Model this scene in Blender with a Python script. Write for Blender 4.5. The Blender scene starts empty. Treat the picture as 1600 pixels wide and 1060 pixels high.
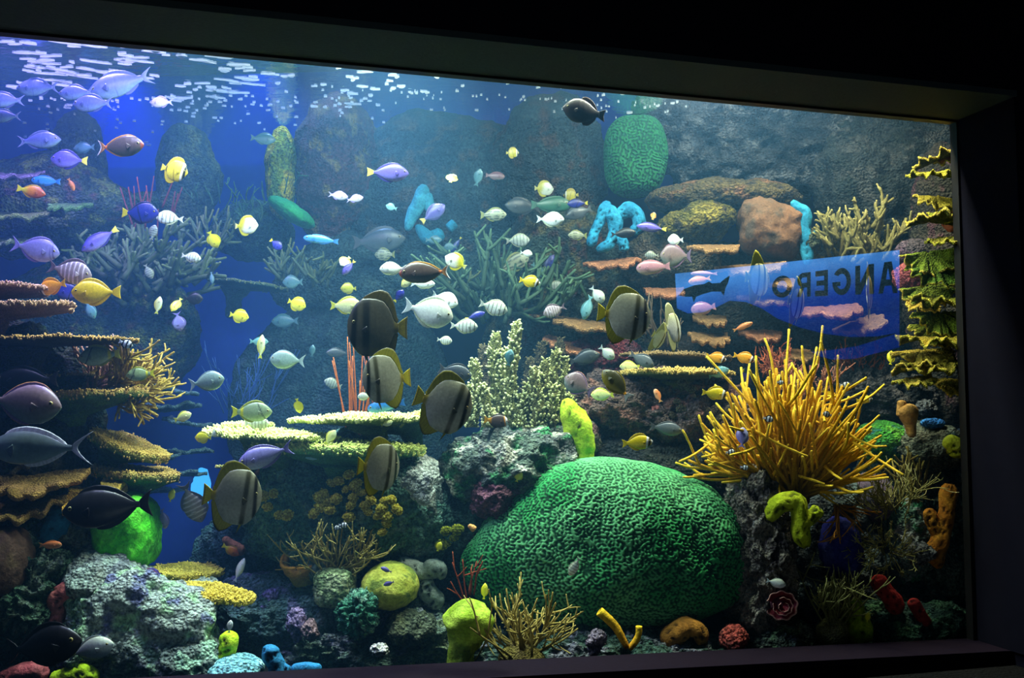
import bpy, bmesh, math, random
import numpy as np
from mathutils import Vector, Matrix
R = math.radians
S = bpy.context.scene
COL = S.collection
rng = random.Random(7)
nr = np.random.RandomState(11)

# ------------------------------------------------------------------ camera
CAMZ = 1.55
PITCH = R(4.5)
FPX = 1500.0
cam_d = bpy.data.cameras.new('camera')
cam_d.sensor_width = 36.0
cam_d.lens = FPX / 1600 * 36.0
cam_d.clip_start = 0.05
cam_d.clip_end = 100
cam = bpy.data.objects.new('camera', cam_d)
COL.objects.link(cam)
cam.location = (0, 0, CAMZ)
cam.rotation_euler = (math.pi / 2 + PITCH, 0, 0)
S.camera = cam

def P(px, py, Y):
    """point at depth Y (metres in front of the camera) seen at a photo position"""
    u = (px - 800) / FPX
    v = (530 - py) / FPX
    dy = math.cos(PITCH) - v * math.sin(PITCH)
    dz = math.sin(PITCH) + v * math.cos(PITCH)
    k = Y / dy
    return Vector((u * k, Y, CAMZ + dz * k))

def M(px, Y):
    """metres covered by px photo pixels at depth Y"""
    return px * Y / FPX

def paneY(X):
    return 3.907 + 0.2711 * (X + 2.145)

# ------------------------------------------------------------------ world, light, exposure
w = bpy.data.worlds.new('world')
S.world = w
w.use_nodes = True
w.node_tree.nodes['Background'].inputs[0].default_value = (0.45, 0.70, 0.95, 1)
w.node_tree.nodes['Background'].inputs[1].default_value = 0.042
S.view_settings.view_transform = 'Standard'
S.view_settings.look = 'None'
S.view_settings.gamma = 1
S.view_settings.use_curve_mapping = False
S.view_settings.exposure = -0.12
cy = S.cycles
cy.use_denoising = True
cy.use_adaptive_sampling = True
cy.adaptive_threshold = 0.02
cy.max_bounces = 4
cy.diffuse_bounces = 2
cy.glossy_bounces = 2
cy.transmission_bounces = 2
cy.volume_bounces = 0
cy.transparent_max_bounces = 12
cy.sample_clamp_indirect = 4.0
cy.caustics_reflective = False
cy.caustics_refractive = False

WATER_Z = CAMZ + 2.07

def spot(name, x, y, z, tx, ty, tz, col, watt, size=80, blend=0.6, rad=0.12):
    d = bpy.data.lights.new(name, 'SPOT')
    d.color = col
    d.energy = watt
    d.spot_size = R(size)
    d.spot_blend = blend
    d.shadow_soft_size = rad
    o = bpy.data.objects.new(name, d)
    o.location = (x, y, z)
    v = Vector((tx - x, ty - y, tz - z))
    o.rotation_euler = v.to_track_quat('-Z', 'Y').to_euler()
    COL.objects.link(o)
    return o

LZ = WATER_Z + 1.3
LAMPS = [
    # x, y, z, target, colour, watt, cone, blend
    (-2.9, 5.4, LZ, -2.7, 5.6, 1.0, (0.46, 0.36, 1.0), 2700, 75, 0.7),
    (-1.6, 6.6, LZ, -1.6, 6.5, 1.0, (0.30, 0.50, 1.0), 900, 80, 0.8),
    (-0.75, 5.7, LZ, -0.65, 5.35, 1.0, (0.90, 1.0, 0.84), 3600, 44, 0.7),
    (0.25, 5.0, LZ, 0.45, 5.3, 0.5, (0.80, 1.0, 0.80), 850, 60, 0.8),
    (-1.5, 4.75, LZ, -1.70, 4.62, 0.6, (0.80, 1.0, 0.88), 2200, 34, 0.8),
    (1.3, 6.0, LZ, 1.3, 6.3, 1.2, (0.85, 0.95, 0.85), 470, 70, 0.8),
    (-3.4, 7.6, LZ, -3.3, 7.95, 1.5, (0.04, 0.09, 1.0), 420, 70, 0.8),
    (-2.1, 7.6, LZ, -2.1, 7.95, 1.2, (0.04, 0.10, 1.0), 220, 60, 0.8),
    (1.9, 5.4, LZ, 1.75, 5.5, 1.0, (1.0, 0.86, 0.55), 780, 60, 0.8),
]
for a in LAMPS:
    spot('tank_lamp', *a[:10])

def area(name, loc, rot, size, col, watt, sy=None):
    d = bpy.data.lights.new(name, 'AREA')
    d.shape = 'RECTANGLE'
    d.size = size
    d.size_y = sy or size
    d.color = col
    d.energy = watt
    o = bpy.data.objects.new(name, d)
    o.location = loc
    o.rotation_euler = rot
    COL.objects.link(o)

# a row of soft lamps over the front of the tank, as a public tank has
for x_, c_, e_ in ((-2.2, (.50, .46, 1.0), 170), (-.85, (.85, 1.0, .92), 310), (.7, (.95, 1.0, .80), 105), (1.35, (1.0, .97, .80), 190), (2.1, (1.0, .9, .65), 45)):
    area('front_lamp', (x_, paneY(x_) + .30, WATER_Z + .25), (R(12), 0, math.atan(.2711)), 1.2, c_, e_, 0.15)
# unseen fill light added low in the hall to brighten the window soffit
area('added_soffit_fill', (-.2, 2.2, .25), (R(158), 0, R(15)), 3.0, (0.85, 1.0, 0.95), 9, 0.2)

# ------------------------------------------------------------------ materials
def hexc(h):
    h = h.lstrip('#')
    r = [int(h[i:i + 2], 16) / 255 for i in (0, 2, 4)]
    return np.array([x / 12.92 if x <= 0.04045 else ((x + 0.055) / 1.055) ** 2.4 for x in r])

class NT:
    def __init__(s, m):
        s.m = m
        m.use_nodes = True
        s.t = m.node_tree
        s.t.nodes.clear()
        s.out = s.t.nodes.new('ShaderNodeOutputMaterial')
    def n(s, typ, **kw):
        nd = s.t.nodes.new(typ)
        for k, v in kw.items():
            if k in nd.inputs.keys():
                nd.inputs[k].default_value = v
            else:
                setattr(nd, k, v)
        return nd
    def l(s, a, b):
        s.t.links.new(a, b)

MATS = {}
def plain(name, col, rough=0.6, bump=0.0, bscale=20, spec=0.3):
    m = bpy.data.materials.new(name)
    t = NT(m)
    b = t.n('ShaderNodeBsdfPrincipled', Roughness=rough)
    b.inputs['Specular IOR Level'].default_value = spec
    tc = t.n('ShaderNodeTexCoord')
    nz = t.n('ShaderNodeTexNoise', Scale=bscale, Detail=4.0)
    t.l(tc.outputs['Object'], nz.inputs['Vector'])
    mx = t.n('ShaderNodeMix', data_type='RGBA')
    mx.inputs[6].default_value = (*[x * 0.8 for x in col], 1)
    mx.inputs[7].default_value = (*[min(1, x * 1.15) for x in col], 1)
    t.l(nz.outputs['Fac'], mx.inputs[0])
    t.l(mx.outputs[2], b.inputs['Base Color'])
    if bump:
        bp = t.n('ShaderNodeBump', Strength=bump, Distance=0.01)
        t.l(nz.outputs['Fac'], bp.inputs['Height'])
        t.l(bp.outputs[0], b.inputs['Normal'])
    t.l(b.outputs[0], t.out.inputs[0])
    return m

def living(name, scale=60, amount=0.5, bump=0.6, dist=0.01, rough=0.7, cells=0.0, spec=0.2, sss=0.0, vor=None):
    """surface coloured by the mesh's colour attribute, with grain and relief"""
    m = bpy.data.materials.new(name)
    t = NT(m)
    b = t.n('ShaderNodeBsdfPrincipled', Roughness=rough)
    b.inputs['Specular IOR Level'].default_value = spec
    at = t.n('ShaderNodeAttribute', attribute_name='Col')
    tc = t.n('ShaderNodeTexCoord')
    nz = t.n('ShaderNodeTexNoise', Scale=scale, Detail=5.0, Roughness=0.62)
    t.l(tc.outputs['Object'], nz.inputs['Vector'])
    mr = t.n('ShaderNodeMapRange')
    mr.inputs['From Min'].default_value = 0.3
    mr.inputs['From Max'].default_value = 0.7
    mr.inputs['To Min'].default_value = 1 - amount
    mr.inputs['To Max'].default_value = 1 + amount
    t.l(nz.outputs['Fac'], mr.inputs['Value'])
    sc = t.n('ShaderNodeVectorMath', operation='SCALE')
    t.l(at.outputs['Color'], sc.inputs[0])
    t.l(mr.outputs[0], sc.inputs['Scale'])
    t.l(sc.outputs[0], b.inputs['Base Color'])
    h = nz.outputs['Fac']
    if vor:
        vo = t.n('ShaderNodeTexVoronoi', Scale=vor)
        t.l(tc.outputs['Object'], vo.inputs['Vector'])
        ad = t.n('ShaderNodeMath', operation='SUBTRACT')
        t.l(nz.outputs['Fac'], ad.inputs[0])
        t.l(vo.outputs['Distance'], ad.inputs[1])
        h = ad.outputs[0]
    if bump:
        bp = t.n('ShaderNodeBump', Strength=bump, Distance=dist)
        t.l(h, bp.inputs['Height'])
        t.l(bp.outputs[0], b.inputs['Normal'])
    t.l(b.outputs[0], t.out.inputs[0])
    return m

MATS['rock'] = living('encrusted_rock', 48, 0.85, 1.0, 0.03, 0.9, vor=60)
MATS['coral'] = living('stony_coral', 90, 0.45, 0.9, 0.012, 0.75, vor=110)
MATS['sponge'] = living('sponge_skin', 60, 0.35, 0.8, 0.012, 0.8)
MATS['soft'] = living('soft_coral', 140, 0.35, 0.6, 0.006, 0.7)
MATS['brain'] = living('brain_coral_skin', 120, 0.25, 0.4, 0.005, 0.8)
MATS['fish'] = living('fish_skin', 22, 0.20, 0.15, 0.004, 0.38, spec=0.5)
MATS['fin'] = living('fish_fin', 50, 0.18, 0.2, 0.004, 0.45, spec=0.4)
MATS['eye'] = plain('fish_eye', (0.01, 0.01, 0.012), 0.15, spec=0.6)
MATS['black'] = plain('black_wall_paint', (0.006, 0.006, 0.011), 0.9, spec=0.03)
MATS['reveal'] = plain('grey_reveal_paint', (0.026, 0.038, 0.042), 0.7, 0.2, 60, spec=0.1)
MATS['sill'] = plain('dark_sill_paint', (0.008, 0.005, 0.010), 0.8, 0.2, 60, spec=0.03)
MATS['gasket'] = plain('black_gasket', (0.006, 0.006, 0.006), 0.5)
MATS['blue'] = plain('blue_painted_backdrop', (0.008, 0.032, 0.42), 0.7)

# ------------------------------------------------------------------ object helpers
ORD = ('first second third fourth fifth sixth seventh eighth ninth tenth eleventh twelfth thirteenth fourteenth fifteenth '
       'sixteenth seventeenth eighteenth nineteenth twentieth').split()
def tag(o, label=None, cat=None, group=None, kind=None):
    if label: o['label'] = label
    if cat: o['category'] = cat
    if group: o['group'] = group
    if kind: o['kind'] = kind
    return o

def link(name, me, mat=None, parent=None, loc=None):
    if mat is not None and not me.materials:
        me.materials.append(MATS[mat] if isinstance(mat, str) else mat)
    o = bpy.data.objects.new(name, me)
    COL.objects.link(o)
    if parent is not None: o.parent = parent
    if loc is not None: o.location = loc
    return o

def empty(name, loc, label=None, cat=None, group=None):
    o = bpy.data.objects.new(name, None)
    o.empty_display_size = 0.05
    COL.objects.link(o)
    o.location = loc
    return tag(o, label, cat, group)

def mesh(name, V, F, C=None, smooth=True):
    """V (n,3), F list of faces or (m,3)/(m,4) array, C (n,3) or one colour"""
    me = bpy.data.meshes.new(name)
    V = np.asarray(V, dtype=float)
    if isinstance(F, np.ndarray): F = F.tolist()
    me.from_pydata(V.tolist(), [], F)
    if C is not None:
        C = np.asarray(C, dtype=float)
        if C.ndim == 1: C = np.tile(C, (len(V), 1))
        a = me.color_attributes.new('Col', 'FLOAT_COLOR', 'POINT')
        buf = np.ones((len(V), 4), dtype=np.float32)
        buf[:, :3] = np.clip(C, 0, 1)
        a.data.foreach_set('color', buf.ravel())
    if smooth:
        me.polygons.foreach_set('use_smooth', np.ones(len(me.polygons), dtype=bool))
    me.update()
    return me

class Bag:
    """collects pieces of one mesh"""
    def __init__(s):
        s.V, s.F, s.C, s.n = [], [], [], 0
    def add(s, V, F, C):
        V = np.asarray(V, dtype=float)
        C = np.asarray(C, dtype=float)
        if C.ndim == 1: C = np.tile(C, (len(V), 1))
        s.V.append(V); s.C.append(C)
        n = s.n
        s.F.extend([[i + n for i in f] for f in (F.tolist() if isinstance(F, np.ndarray) else F)])
        s.n += len(V)
    def mesh(s, name, smooth=True):
        return mesh(name, np.vstack(s.V), s.F, np.vstack(s.C), smooth)

# gradient noise on numpy arrays
_perm = np.random.RandomState(3).permutation(256)
_perm = np.concatenate([_perm, _perm, _perm])
_g = np.random.RandomState(4).normal(size=(256, 3))
_g /= np.linalg.norm(_g, axis=1)[:, None]
def noise(p):
    p = np.asarray(p, dtype=float)
    i = np.floor(p).astype(int)
    f = p - i
    i &= 255
    u = f * f * f * (f * (f * 6 - 15) + 10)
    r = 0
    for dx in (0, 1):
        for dy in (0, 1):
            for dz in (0, 1):
                h = _perm[_perm[_perm[i[:, 0] + dx] + i[:, 1] + dy] + i[:, 2] + dz]
                g = _g[h]
                d = ((f - (dx, dy, dz)) * g).sum(1)
                wt = (u[:, 0] if dx else 1 - u[:, 0]) * (u[:, 1] if dy else 1 - u[:, 1]) * (u[:, 2] if dz else 1 - u[:, 2])
                r = r + d * wt
    return r * 1.6
def fbm(p, freq, octv=4, seed=0, gain=0.5):
    p = np.asarray(p) * freq + seed * 17.31
    r, a, k = 0, 1.0, 1.0
    for _ in range(octv):
        r = r + a * noise(p * k)
        a *= gain; k *= 2.03
    return r
def ridged(p, freq, octv=4, seed=0):
    p = np.asarray(p) * freq + seed * 9.7
    r, a, k = 0, 1.0, 1.0
    for _ in range(octv):
        r = r + a * (1 - 2 * np.abs(noise(p * k)))
        a *= 0.5; k *= 2.1
    return r / 1.9
def ss(a, b, x):
    t = np.clip((x - a) / (b - a), 0, 1)
    return t * t * (3 - 2 * t)
def mixc(a, b, t):
    t = np.asarray(t)[..., None]
    return np.asarray(a) * (1 - t) + np.asarray(b) * t

_ico = {}
def ico(level):
    if level not in _ico:
        bm = bmesh.new()
        bmesh.ops.create_icosphere(bm, subdivisions=level, radius=1)
        V = np.array([v.co[:] for v in bm.verts])
        F = [[v.index for v in f.verts] for f in bm.faces]
        bm.free()
        _ico[level] = (V, F)
    return _ico[level]

def box(name, lo, hi, mat, parent=None):
    (a, b, c), (d, e, f) = lo, hi
    V = [(a,b,c),(d,b,c),(d,e,c),(a,e,c),(a,b,f),(d,b,f),(d,e,f),(a,e,f)]
    F = [(0,3,2,1),(4,5,6,7),(0,1,5,4),(1,2,6,5),(2,3,7,6),(3,0,4,7)]
    return link(name, mesh(name, V, F, smooth=False), mat, parent)

def prism(name, poly, vec, mat, parent=None):
    """poly: list of 3-D corners, extruded by vec"""
    n = len(poly)
    V = [Vector(p) for p in poly] + [Vector(p) + Vector(vec) for p in poly]
    F = [list(range(n))[::-1], list(range(n, 2 * n))] + [[i, (i + 1) % n, n + (i + 1) % n, n + i] for i in range(n)]
    return link(name, mesh(name, [v[:] for v in V], F, smooth=False), mat, parent)

# ------------------------------------------------------------------ the setting: room, window, tank shell
st = lambda o: tag(o, kind='structure')
tdir = Vector((1, 0.2711, 0)).normalized()          # along the glass, to the right
nin = Vector((-tdir.y, tdir.x, 0))                   # into the tank
XR, XL = 2.425, -3.4
TOPZ = CAMZ + 1.612
def pp(X, z, off=0.0):
    return Vector((X, paneY(X), z)) + nin * off
def sillz(X):
    return CAMZ - 1.109 - 0.034 * max(0.0, (X + 1.1)) / 1.6 - 0.0
zs = lambda X: CAMZ - 1.105 - 0.0216 * (X + 1.1)
# wall in which the window sits (seen from the visitors' side)
FR = -0.42
st(prism('wall_front', [pp(-6, TOPZ, FR), pp(6, TOPZ, FR), pp(6, TOPZ + 0.62, FR), pp(-6, TOPZ + 0.62, FR)], nin * 0.5, 'black'))
st(prism('wall_upper', [pp(-6, TOPZ + 0.8, FR - .16), pp(6, TOPZ + 0.8, FR - .16), pp(6, 5.6, FR - .16), pp(-6, 5.6, FR - .16)], nin * 0.5, 'black'))
st(prism('trim_1', [pp(-6, TOPZ + 0.62, FR - .16), pp(6, TOPZ + 0.62, FR - .16), pp(6, TOPZ + 0.8, FR - .16), pp(-6, TOPZ + 0.8, FR - .16)], nin * 0.6, 'reveal'))
st(prism('trim_2', [pp(XL, TOPZ - .006, FR - .002), pp(XR + .02, TOPZ - .006, FR - .002), pp(XR + .02, TOPZ - .006, 0.0), pp(XL, TOPZ - .006, 0.0)], (0, 0, 0.03), 'reveal'))
st(prism('wall_right', [pp(XR + .03, -.1, FR), pp(6, -.1, FR), pp(6, TOPZ + .01, FR), pp(XR + .03, TOPZ + .01, FR)], nin * 0.5, 'black'))
st(prism('wall_left', [pp(-6, -.1, FR), pp(XL, -.1, FR), pp(XL, TOPZ + .01, FR), pp(-6, TOPZ + .01, FR)], nin * 0.5, 'black'))
st(prism('wall_lower', [pp(XL, -.1, -.22), pp(XR + .03, -.1, -.22), pp(XR + .03, zs(XR) - .03, -.22), pp(XL, zs(XL) - .03, -.22)], nin * 0.3, 'black'))
st(prism('trim_3', [pp(XL, zs(XL) - .03, -.24), pp(XR + .03, zs(XR) - .03, -.24), pp(XR + .03, zs(XR), -.24), pp(XL, zs(XL), -.24)], nin * 0.28, 'sill'))
st(prism('trim_4', [pp(XR + .012, zs(XR), FR + .01), pp(XR + .04, zs(XR), FR + .01), pp(XR + .04, TOPZ, FR + .01), pp(XR + .012, TOPZ, FR + .01)], nin * 0.4, 'black'))
# black rubber gasket round the pane
st(prism('trim_5', [pp(XL, TOPZ - .018, -.01), pp(XR, TOPZ - .018, -.01), pp(XR, TOPZ, -.01), pp(XL, TOPZ, -.01)], nin * 0.05, 'gasket'))
st(prism('trim_6', [pp(XR - .012, zs(XR), -.01), pp(XR + .012, zs(XR), -.01), pp(XR + .02, TOPZ, -.01), pp(XR + .0, TOPZ, -.01)], nin * 0.05, 'gasket'))
st(box('floor', (-6, -3, -.1), (6, 6.6, 0), 'black'))
# the clear acrylic pane
gm = bpy.data.materials.new('clear_acrylic')
t = NT(gm)
tr = t.n('ShaderNodeBsdfTransparent')
tr.inputs[0].default_value = (0.96, 0.97, 0.97, 1)
t.l(tr.outputs[0], t.out.inputs[0])
st(prism('window_1', [pp(XL, zs(XL), 0), pp(XR, zs(XR), 0), pp(XR, TOPZ - .01, 0), pp(XL, TOPZ - .01, 0)], nin * 0.04, gm))

# tank shell
TF = 0.30
BACKY = 8.2
st(box('tank_floor', (-6, 3.2, TF - .1), (3.3, 8.0, TF), 'rock'))
st(prism('wall_back', [(-6.5, BACKY, TF), (3.4, BACKY - .8, TF), (3.4, BACKY - .8, 4.4), (-6.5, BACKY, 4.4)], (0, .1, 0), 'blue'))

# water surface, seen from below as a rippled mirror
wm = bpy.data.materials.new('water_surface')
t = NT(wm)
tc = t.n('ShaderNodeTexCoord')
mp = t.n('ShaderNodeMapping')
mp.inputs['Scale'].default_value = (1.0, 2.2, 1)
t.l(tc.outputs['Object'], mp.inputs['Vector'])
nz = t.n('ShaderNodeTexNoise', Scale=5.0, Detail=3.0, Roughness=0.55)
t.l(mp.outputs[0], nz.inputs['Vector'])
bp = t.n('ShaderNodeBump', Strength=0.30, Distance=0.03)
t.l(nz.outputs['Fac'], bp.inputs['Height'])
gl = t.n('ShaderNodeBsdfGlossy', Roughness=0.04)
gl.inputs[0].default_value = (0.85, 0.92, 1, 1)
t.l(bp.outputs[0], gl.inputs['Normal'])
tr = t.n('ShaderNodeBsdfTransparent')
mx = t.n('ShaderNodeMixShader')
mx.inputs[0].default_value = 0.6
t.l(tr.outputs[0], mx.inputs[1]); t.l(gl.outputs[0], mx.inputs[2])
t.l(mx.outputs[0], t.out.inputs[0])
wsf = link('water_surface', mesh('water_surface', [(-6.5, 3.6, WATER_Z), (3.4, 4.2, WATER_Z), (3.4, 8, WATER_Z), (-6.5, 8, WATER_Z)], [(0, 1, 2, 3)], smooth=False), wm)
st(wsf)

# the water itself: slightly cloudy, bluish
vm = bpy.data.materials.new('cloudy_water')
t = NT(vm)
sc_ = t.n('ShaderNodeVolumeScatter', Density=0.072, Anisotropy=0.45)
sc_.inputs['Color'].default_value = (0.18, 0.52, 1.0, 1)
ab = t.n('ShaderNodeVolumeAbsorption', Density=0.10)
ab.inputs['Color'].default_value = (0.25, 0.75, 0.95, 1)
ad = t.n('ShaderNodeAddShader')
t.l(sc_.outputs[0], ad.inputs[0]); t.l(ab.outputs[0], ad.inputs[1])
t.l(ad.outputs[0], t.out.inputs['Volume'])
wv = prism('water', [pp(-6, TF, .05), pp(3.2, TF, .05), (3.25, BACKY - .65, TF), (-6, BACKY + .0, TF)], (0, 0, WATER_Z - .01 - TF), vm)
st(wv)

# ------------------------------------------------------------------ reef builders
def rock(label, px, py, Y, wpx, hpx, dm, cols, seed, disp=0.22, lvl=5, pit=0.3, box_=0.0, name='rock', cat='rock',
         tilt=0, mat='rock', freq=2.2, group=None, kind=None, tip=None, parent=None, taper=0.0):
    """lump of reef rock: wpx x hpx in the photo, dm metres deep; cols = palette blended by noise"""
    V, F = ico(lvl)
    V = V.copy()
    if box_:
        k = (np.abs(V) ** 4).sum(1) ** 0.25
        V = V * ((1 - box_) + box_ / k)[:, None]
    n = V / np.linalg.norm(V, axis=1)[:, None]
    sx, sz = M(wpx, Y) / 2, M(hpx, Y) / 2
    Q = V * (sx, dm / 2, sz)
    Q[:, 0] *= 1 + taper * V[:, 2]
    big = fbm(Q, freq, 5, seed)
    rid = ridged(Q, freq * 3.2, 4, seed + 3)
    fine = fbm(Q, 26, 3, seed + 8)
    s = min(sx, sz, dm / 2)
    amp = s * disp
    Q = Q + n * (amp * big + amp * pit * (rid - 0.3) + 0.006 * fine)[:, None]
    c0 = fbm(Q, 4.0, 4, seed + 20)
    c1 = fbm(Q, 7.0, 4, seed + 31)
    C = mixc(hexc(cols[0]), hexc(cols[1]), ss(-0.35, 0.35, c0))
    if len(cols) > 2: C = mixc(C, hexc(cols[2]), ss(0.15, 0.40, c1))
    if len(cols) > 3: C = mixc(C, hexc(cols[3]), ss(0.30, 0.48, fbm(Q, 9, 4, seed + 44)))
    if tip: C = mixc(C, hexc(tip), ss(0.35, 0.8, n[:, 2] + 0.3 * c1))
    me = mesh(name, Q, F, C)
    o = link(name, me, mat, parent)
    o.location = P(px, py, Y)
    o.rotation_euler = (0, -R(tilt), 0)
    if parent is None: tag(o, label, cat, group, kind)
    return o

def resample(pts, rad, n):
    pts = np.asarray(pts, float); rad = np.asarray(rad, float)
    if len(pts) == 2:
        pts = np.vstack([pts[0], (pts[0] + pts[1]) / 2, pts[1]]); rad = np.array([rad[0], rad.mean(), rad[-1]])
    d = np.concatenate([[0], np.cumsum(np.linalg.norm(np.diff(pts, axis=0), axis=1))])
    t = np.linspace(0, d[-1], n)
    # smooth (Catmull-like) by linear resample then averaging
    q = np.stack([np.interp(t, d, pts[:, k]) for k in range(3)], 1)
    r = np.interp(t, d, rad)
    for _ in range(2):
        q[1:-1] = (q[:-2] + 2 * q[1:-1] + q[2:]) / 4
        r[1:-1] = (r[:-2] + 2 * r[1:-1] + r[2:]) / 4
    return q, r

def tube(bag, pts, rad, c0, c1=None, n=8, seg=7, bump=0.0, bf=30, seed=0, hollow=False, cin=None, noisec=0.0):
    q, r = resample(pts, rad, n)
    c1 = c0 if c1 is None else c1
    T = np.gradient(q, axis=0)
    T /= np.linalg.norm(T, axis=1)[:, None] + 1e-9
    up = np.array([0.13, 0.99, 0.05]) if abs(T[0][1]) < 0.9 else np.array([1.0, 0, 0])
    V = []
    a = np.linspace(0, 2 * np.pi, seg, endpoint=False)
    for i in range(n):
        x = np.cross(T[i], up); x /= np.linalg.norm(x) + 1e-9
        y = np.cross(T[i], x)
        V.append(q[i] + r[i] * (np.cos(a)[:, None] * x + np.sin(a)[:, None] * y))
    V = np.vstack(V)
    if bump:
        ctr = np.repeat(q, seg, axis=0)
        d = V - ctr
        V = ctr + d * (1 + bump * fbm(V, bf, 3, seed))[:, None]
    tt = np.repeat(np.linspace(0, 1, n), seg)
    C = mixc(np.asarray(c0), np.asarray(c1), tt)
    if noisec: C = C * (1 + noisec * fbm(V, bf, 2, seed + 2))[:, None]
    F = [[i * seg + j, i * seg + (j + 1) % seg, (i + 1) * seg + (j + 1) % seg, (i + 1) * seg + j] for i in range(n - 1) for j in range(seg)]
    if hollow:
        # rim and an inner wall going back down
        base = len(V)
        rim = q[-1] + (V[-seg:] - q[-1]) * 0.72 + T[-1] * r[-1] * 0.12
        inn = q[-2] + (V[-2 * seg:-seg] - q[-2]) * 0.6
        low = q[-3] + (V[-3 * seg:-2 * seg] - q[-3]) * 0.35
        ci = np.asarray(c1) * 0.25 if cin is None else np.asarray(cin)
        V = np.vstack([V, rim, inn, low])
        C = np.vstack([C, np.tile(c1, (seg, 1)), np.tile(ci, (seg, 1)), np.tile(ci, (seg, 1))])
        prev = (n - 1) * seg
        for k in range(3):
            b = base + k * seg
            F += [[prev + j, prev + (j + 1) % seg, b + (j + 1) % seg, b + j] for j in range(seg)]
            prev = b
        F.append([prev + j for j in range(seg)])
    else:
        V = np.vstack([V, q[-1] + T[-1] * r[-1] * 0.7])
        C = np.vstack([C, [c1]])
        k = len(V) - 1
        F += [[(n - 1) * seg + j, (n - 1) * seg + (j + 1) % seg, k] for j in range(seg)]
    V = np.vstack([V, q[0]]); C = np.vstack([C, [c0]])
    k = len(V) - 1
    F += [[(j + 1) % seg, j, k] for j in range(seg)]
    bag.add(V, F, C)
    return q, r

def spikes(pos, nrm, h, r, c0, c1, rg, sides=5, jit=0.4):
    """one mesh of many small blunt branchlets standing on the points"""
    b = Bag()
    N = len(pos)
    a = np.linspace(0, 2 * np.pi, sides, endpoint=False)
    V = np.zeros((N, 2 * sides + 1, 3)); C = np.zeros((N, 2 * sides + 1, 3))
    for i in range(N):
        nn = nrm[i] + rg.normal(size=3) * jit * 0.5
        nn /= np.linalg.norm(nn)
        x = np.cross(nn, (0.3, 0.9, 0.2)); x /= np.linalg.norm(x)
        y = np.cross(nn, x)
        hh = h * rg.uniform(0.6, 1.3); rr = r * rg.uniform(0.7, 1.2)
        ring = np.cos(a)[:, None] * x + np.sin(a)[:, None] * y
        V[i, :sides] = pos[i] + ring * rr
        V[i, sides:2 * sides] = pos[i] + nn * hh * 0.8 + ring * rr * 0.75
        V[i, -1] = pos[i] + nn * hh
        C[i, :sides] = c0; C[i, sides:] = c1
    F = []
    for i in range(N):
        o = i * (2 * sides + 1)
        for j in range(sides):
            k = (j + 1) % sides
            F.append([o + j, o + k, o + sides + k, o + sides + j])
            F.append([o + sides + j, o + sides + k, o + 2 * sides])
    b.add(V.reshape(-1, 3), F, C.reshape(-1, 3))
    return b

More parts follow.
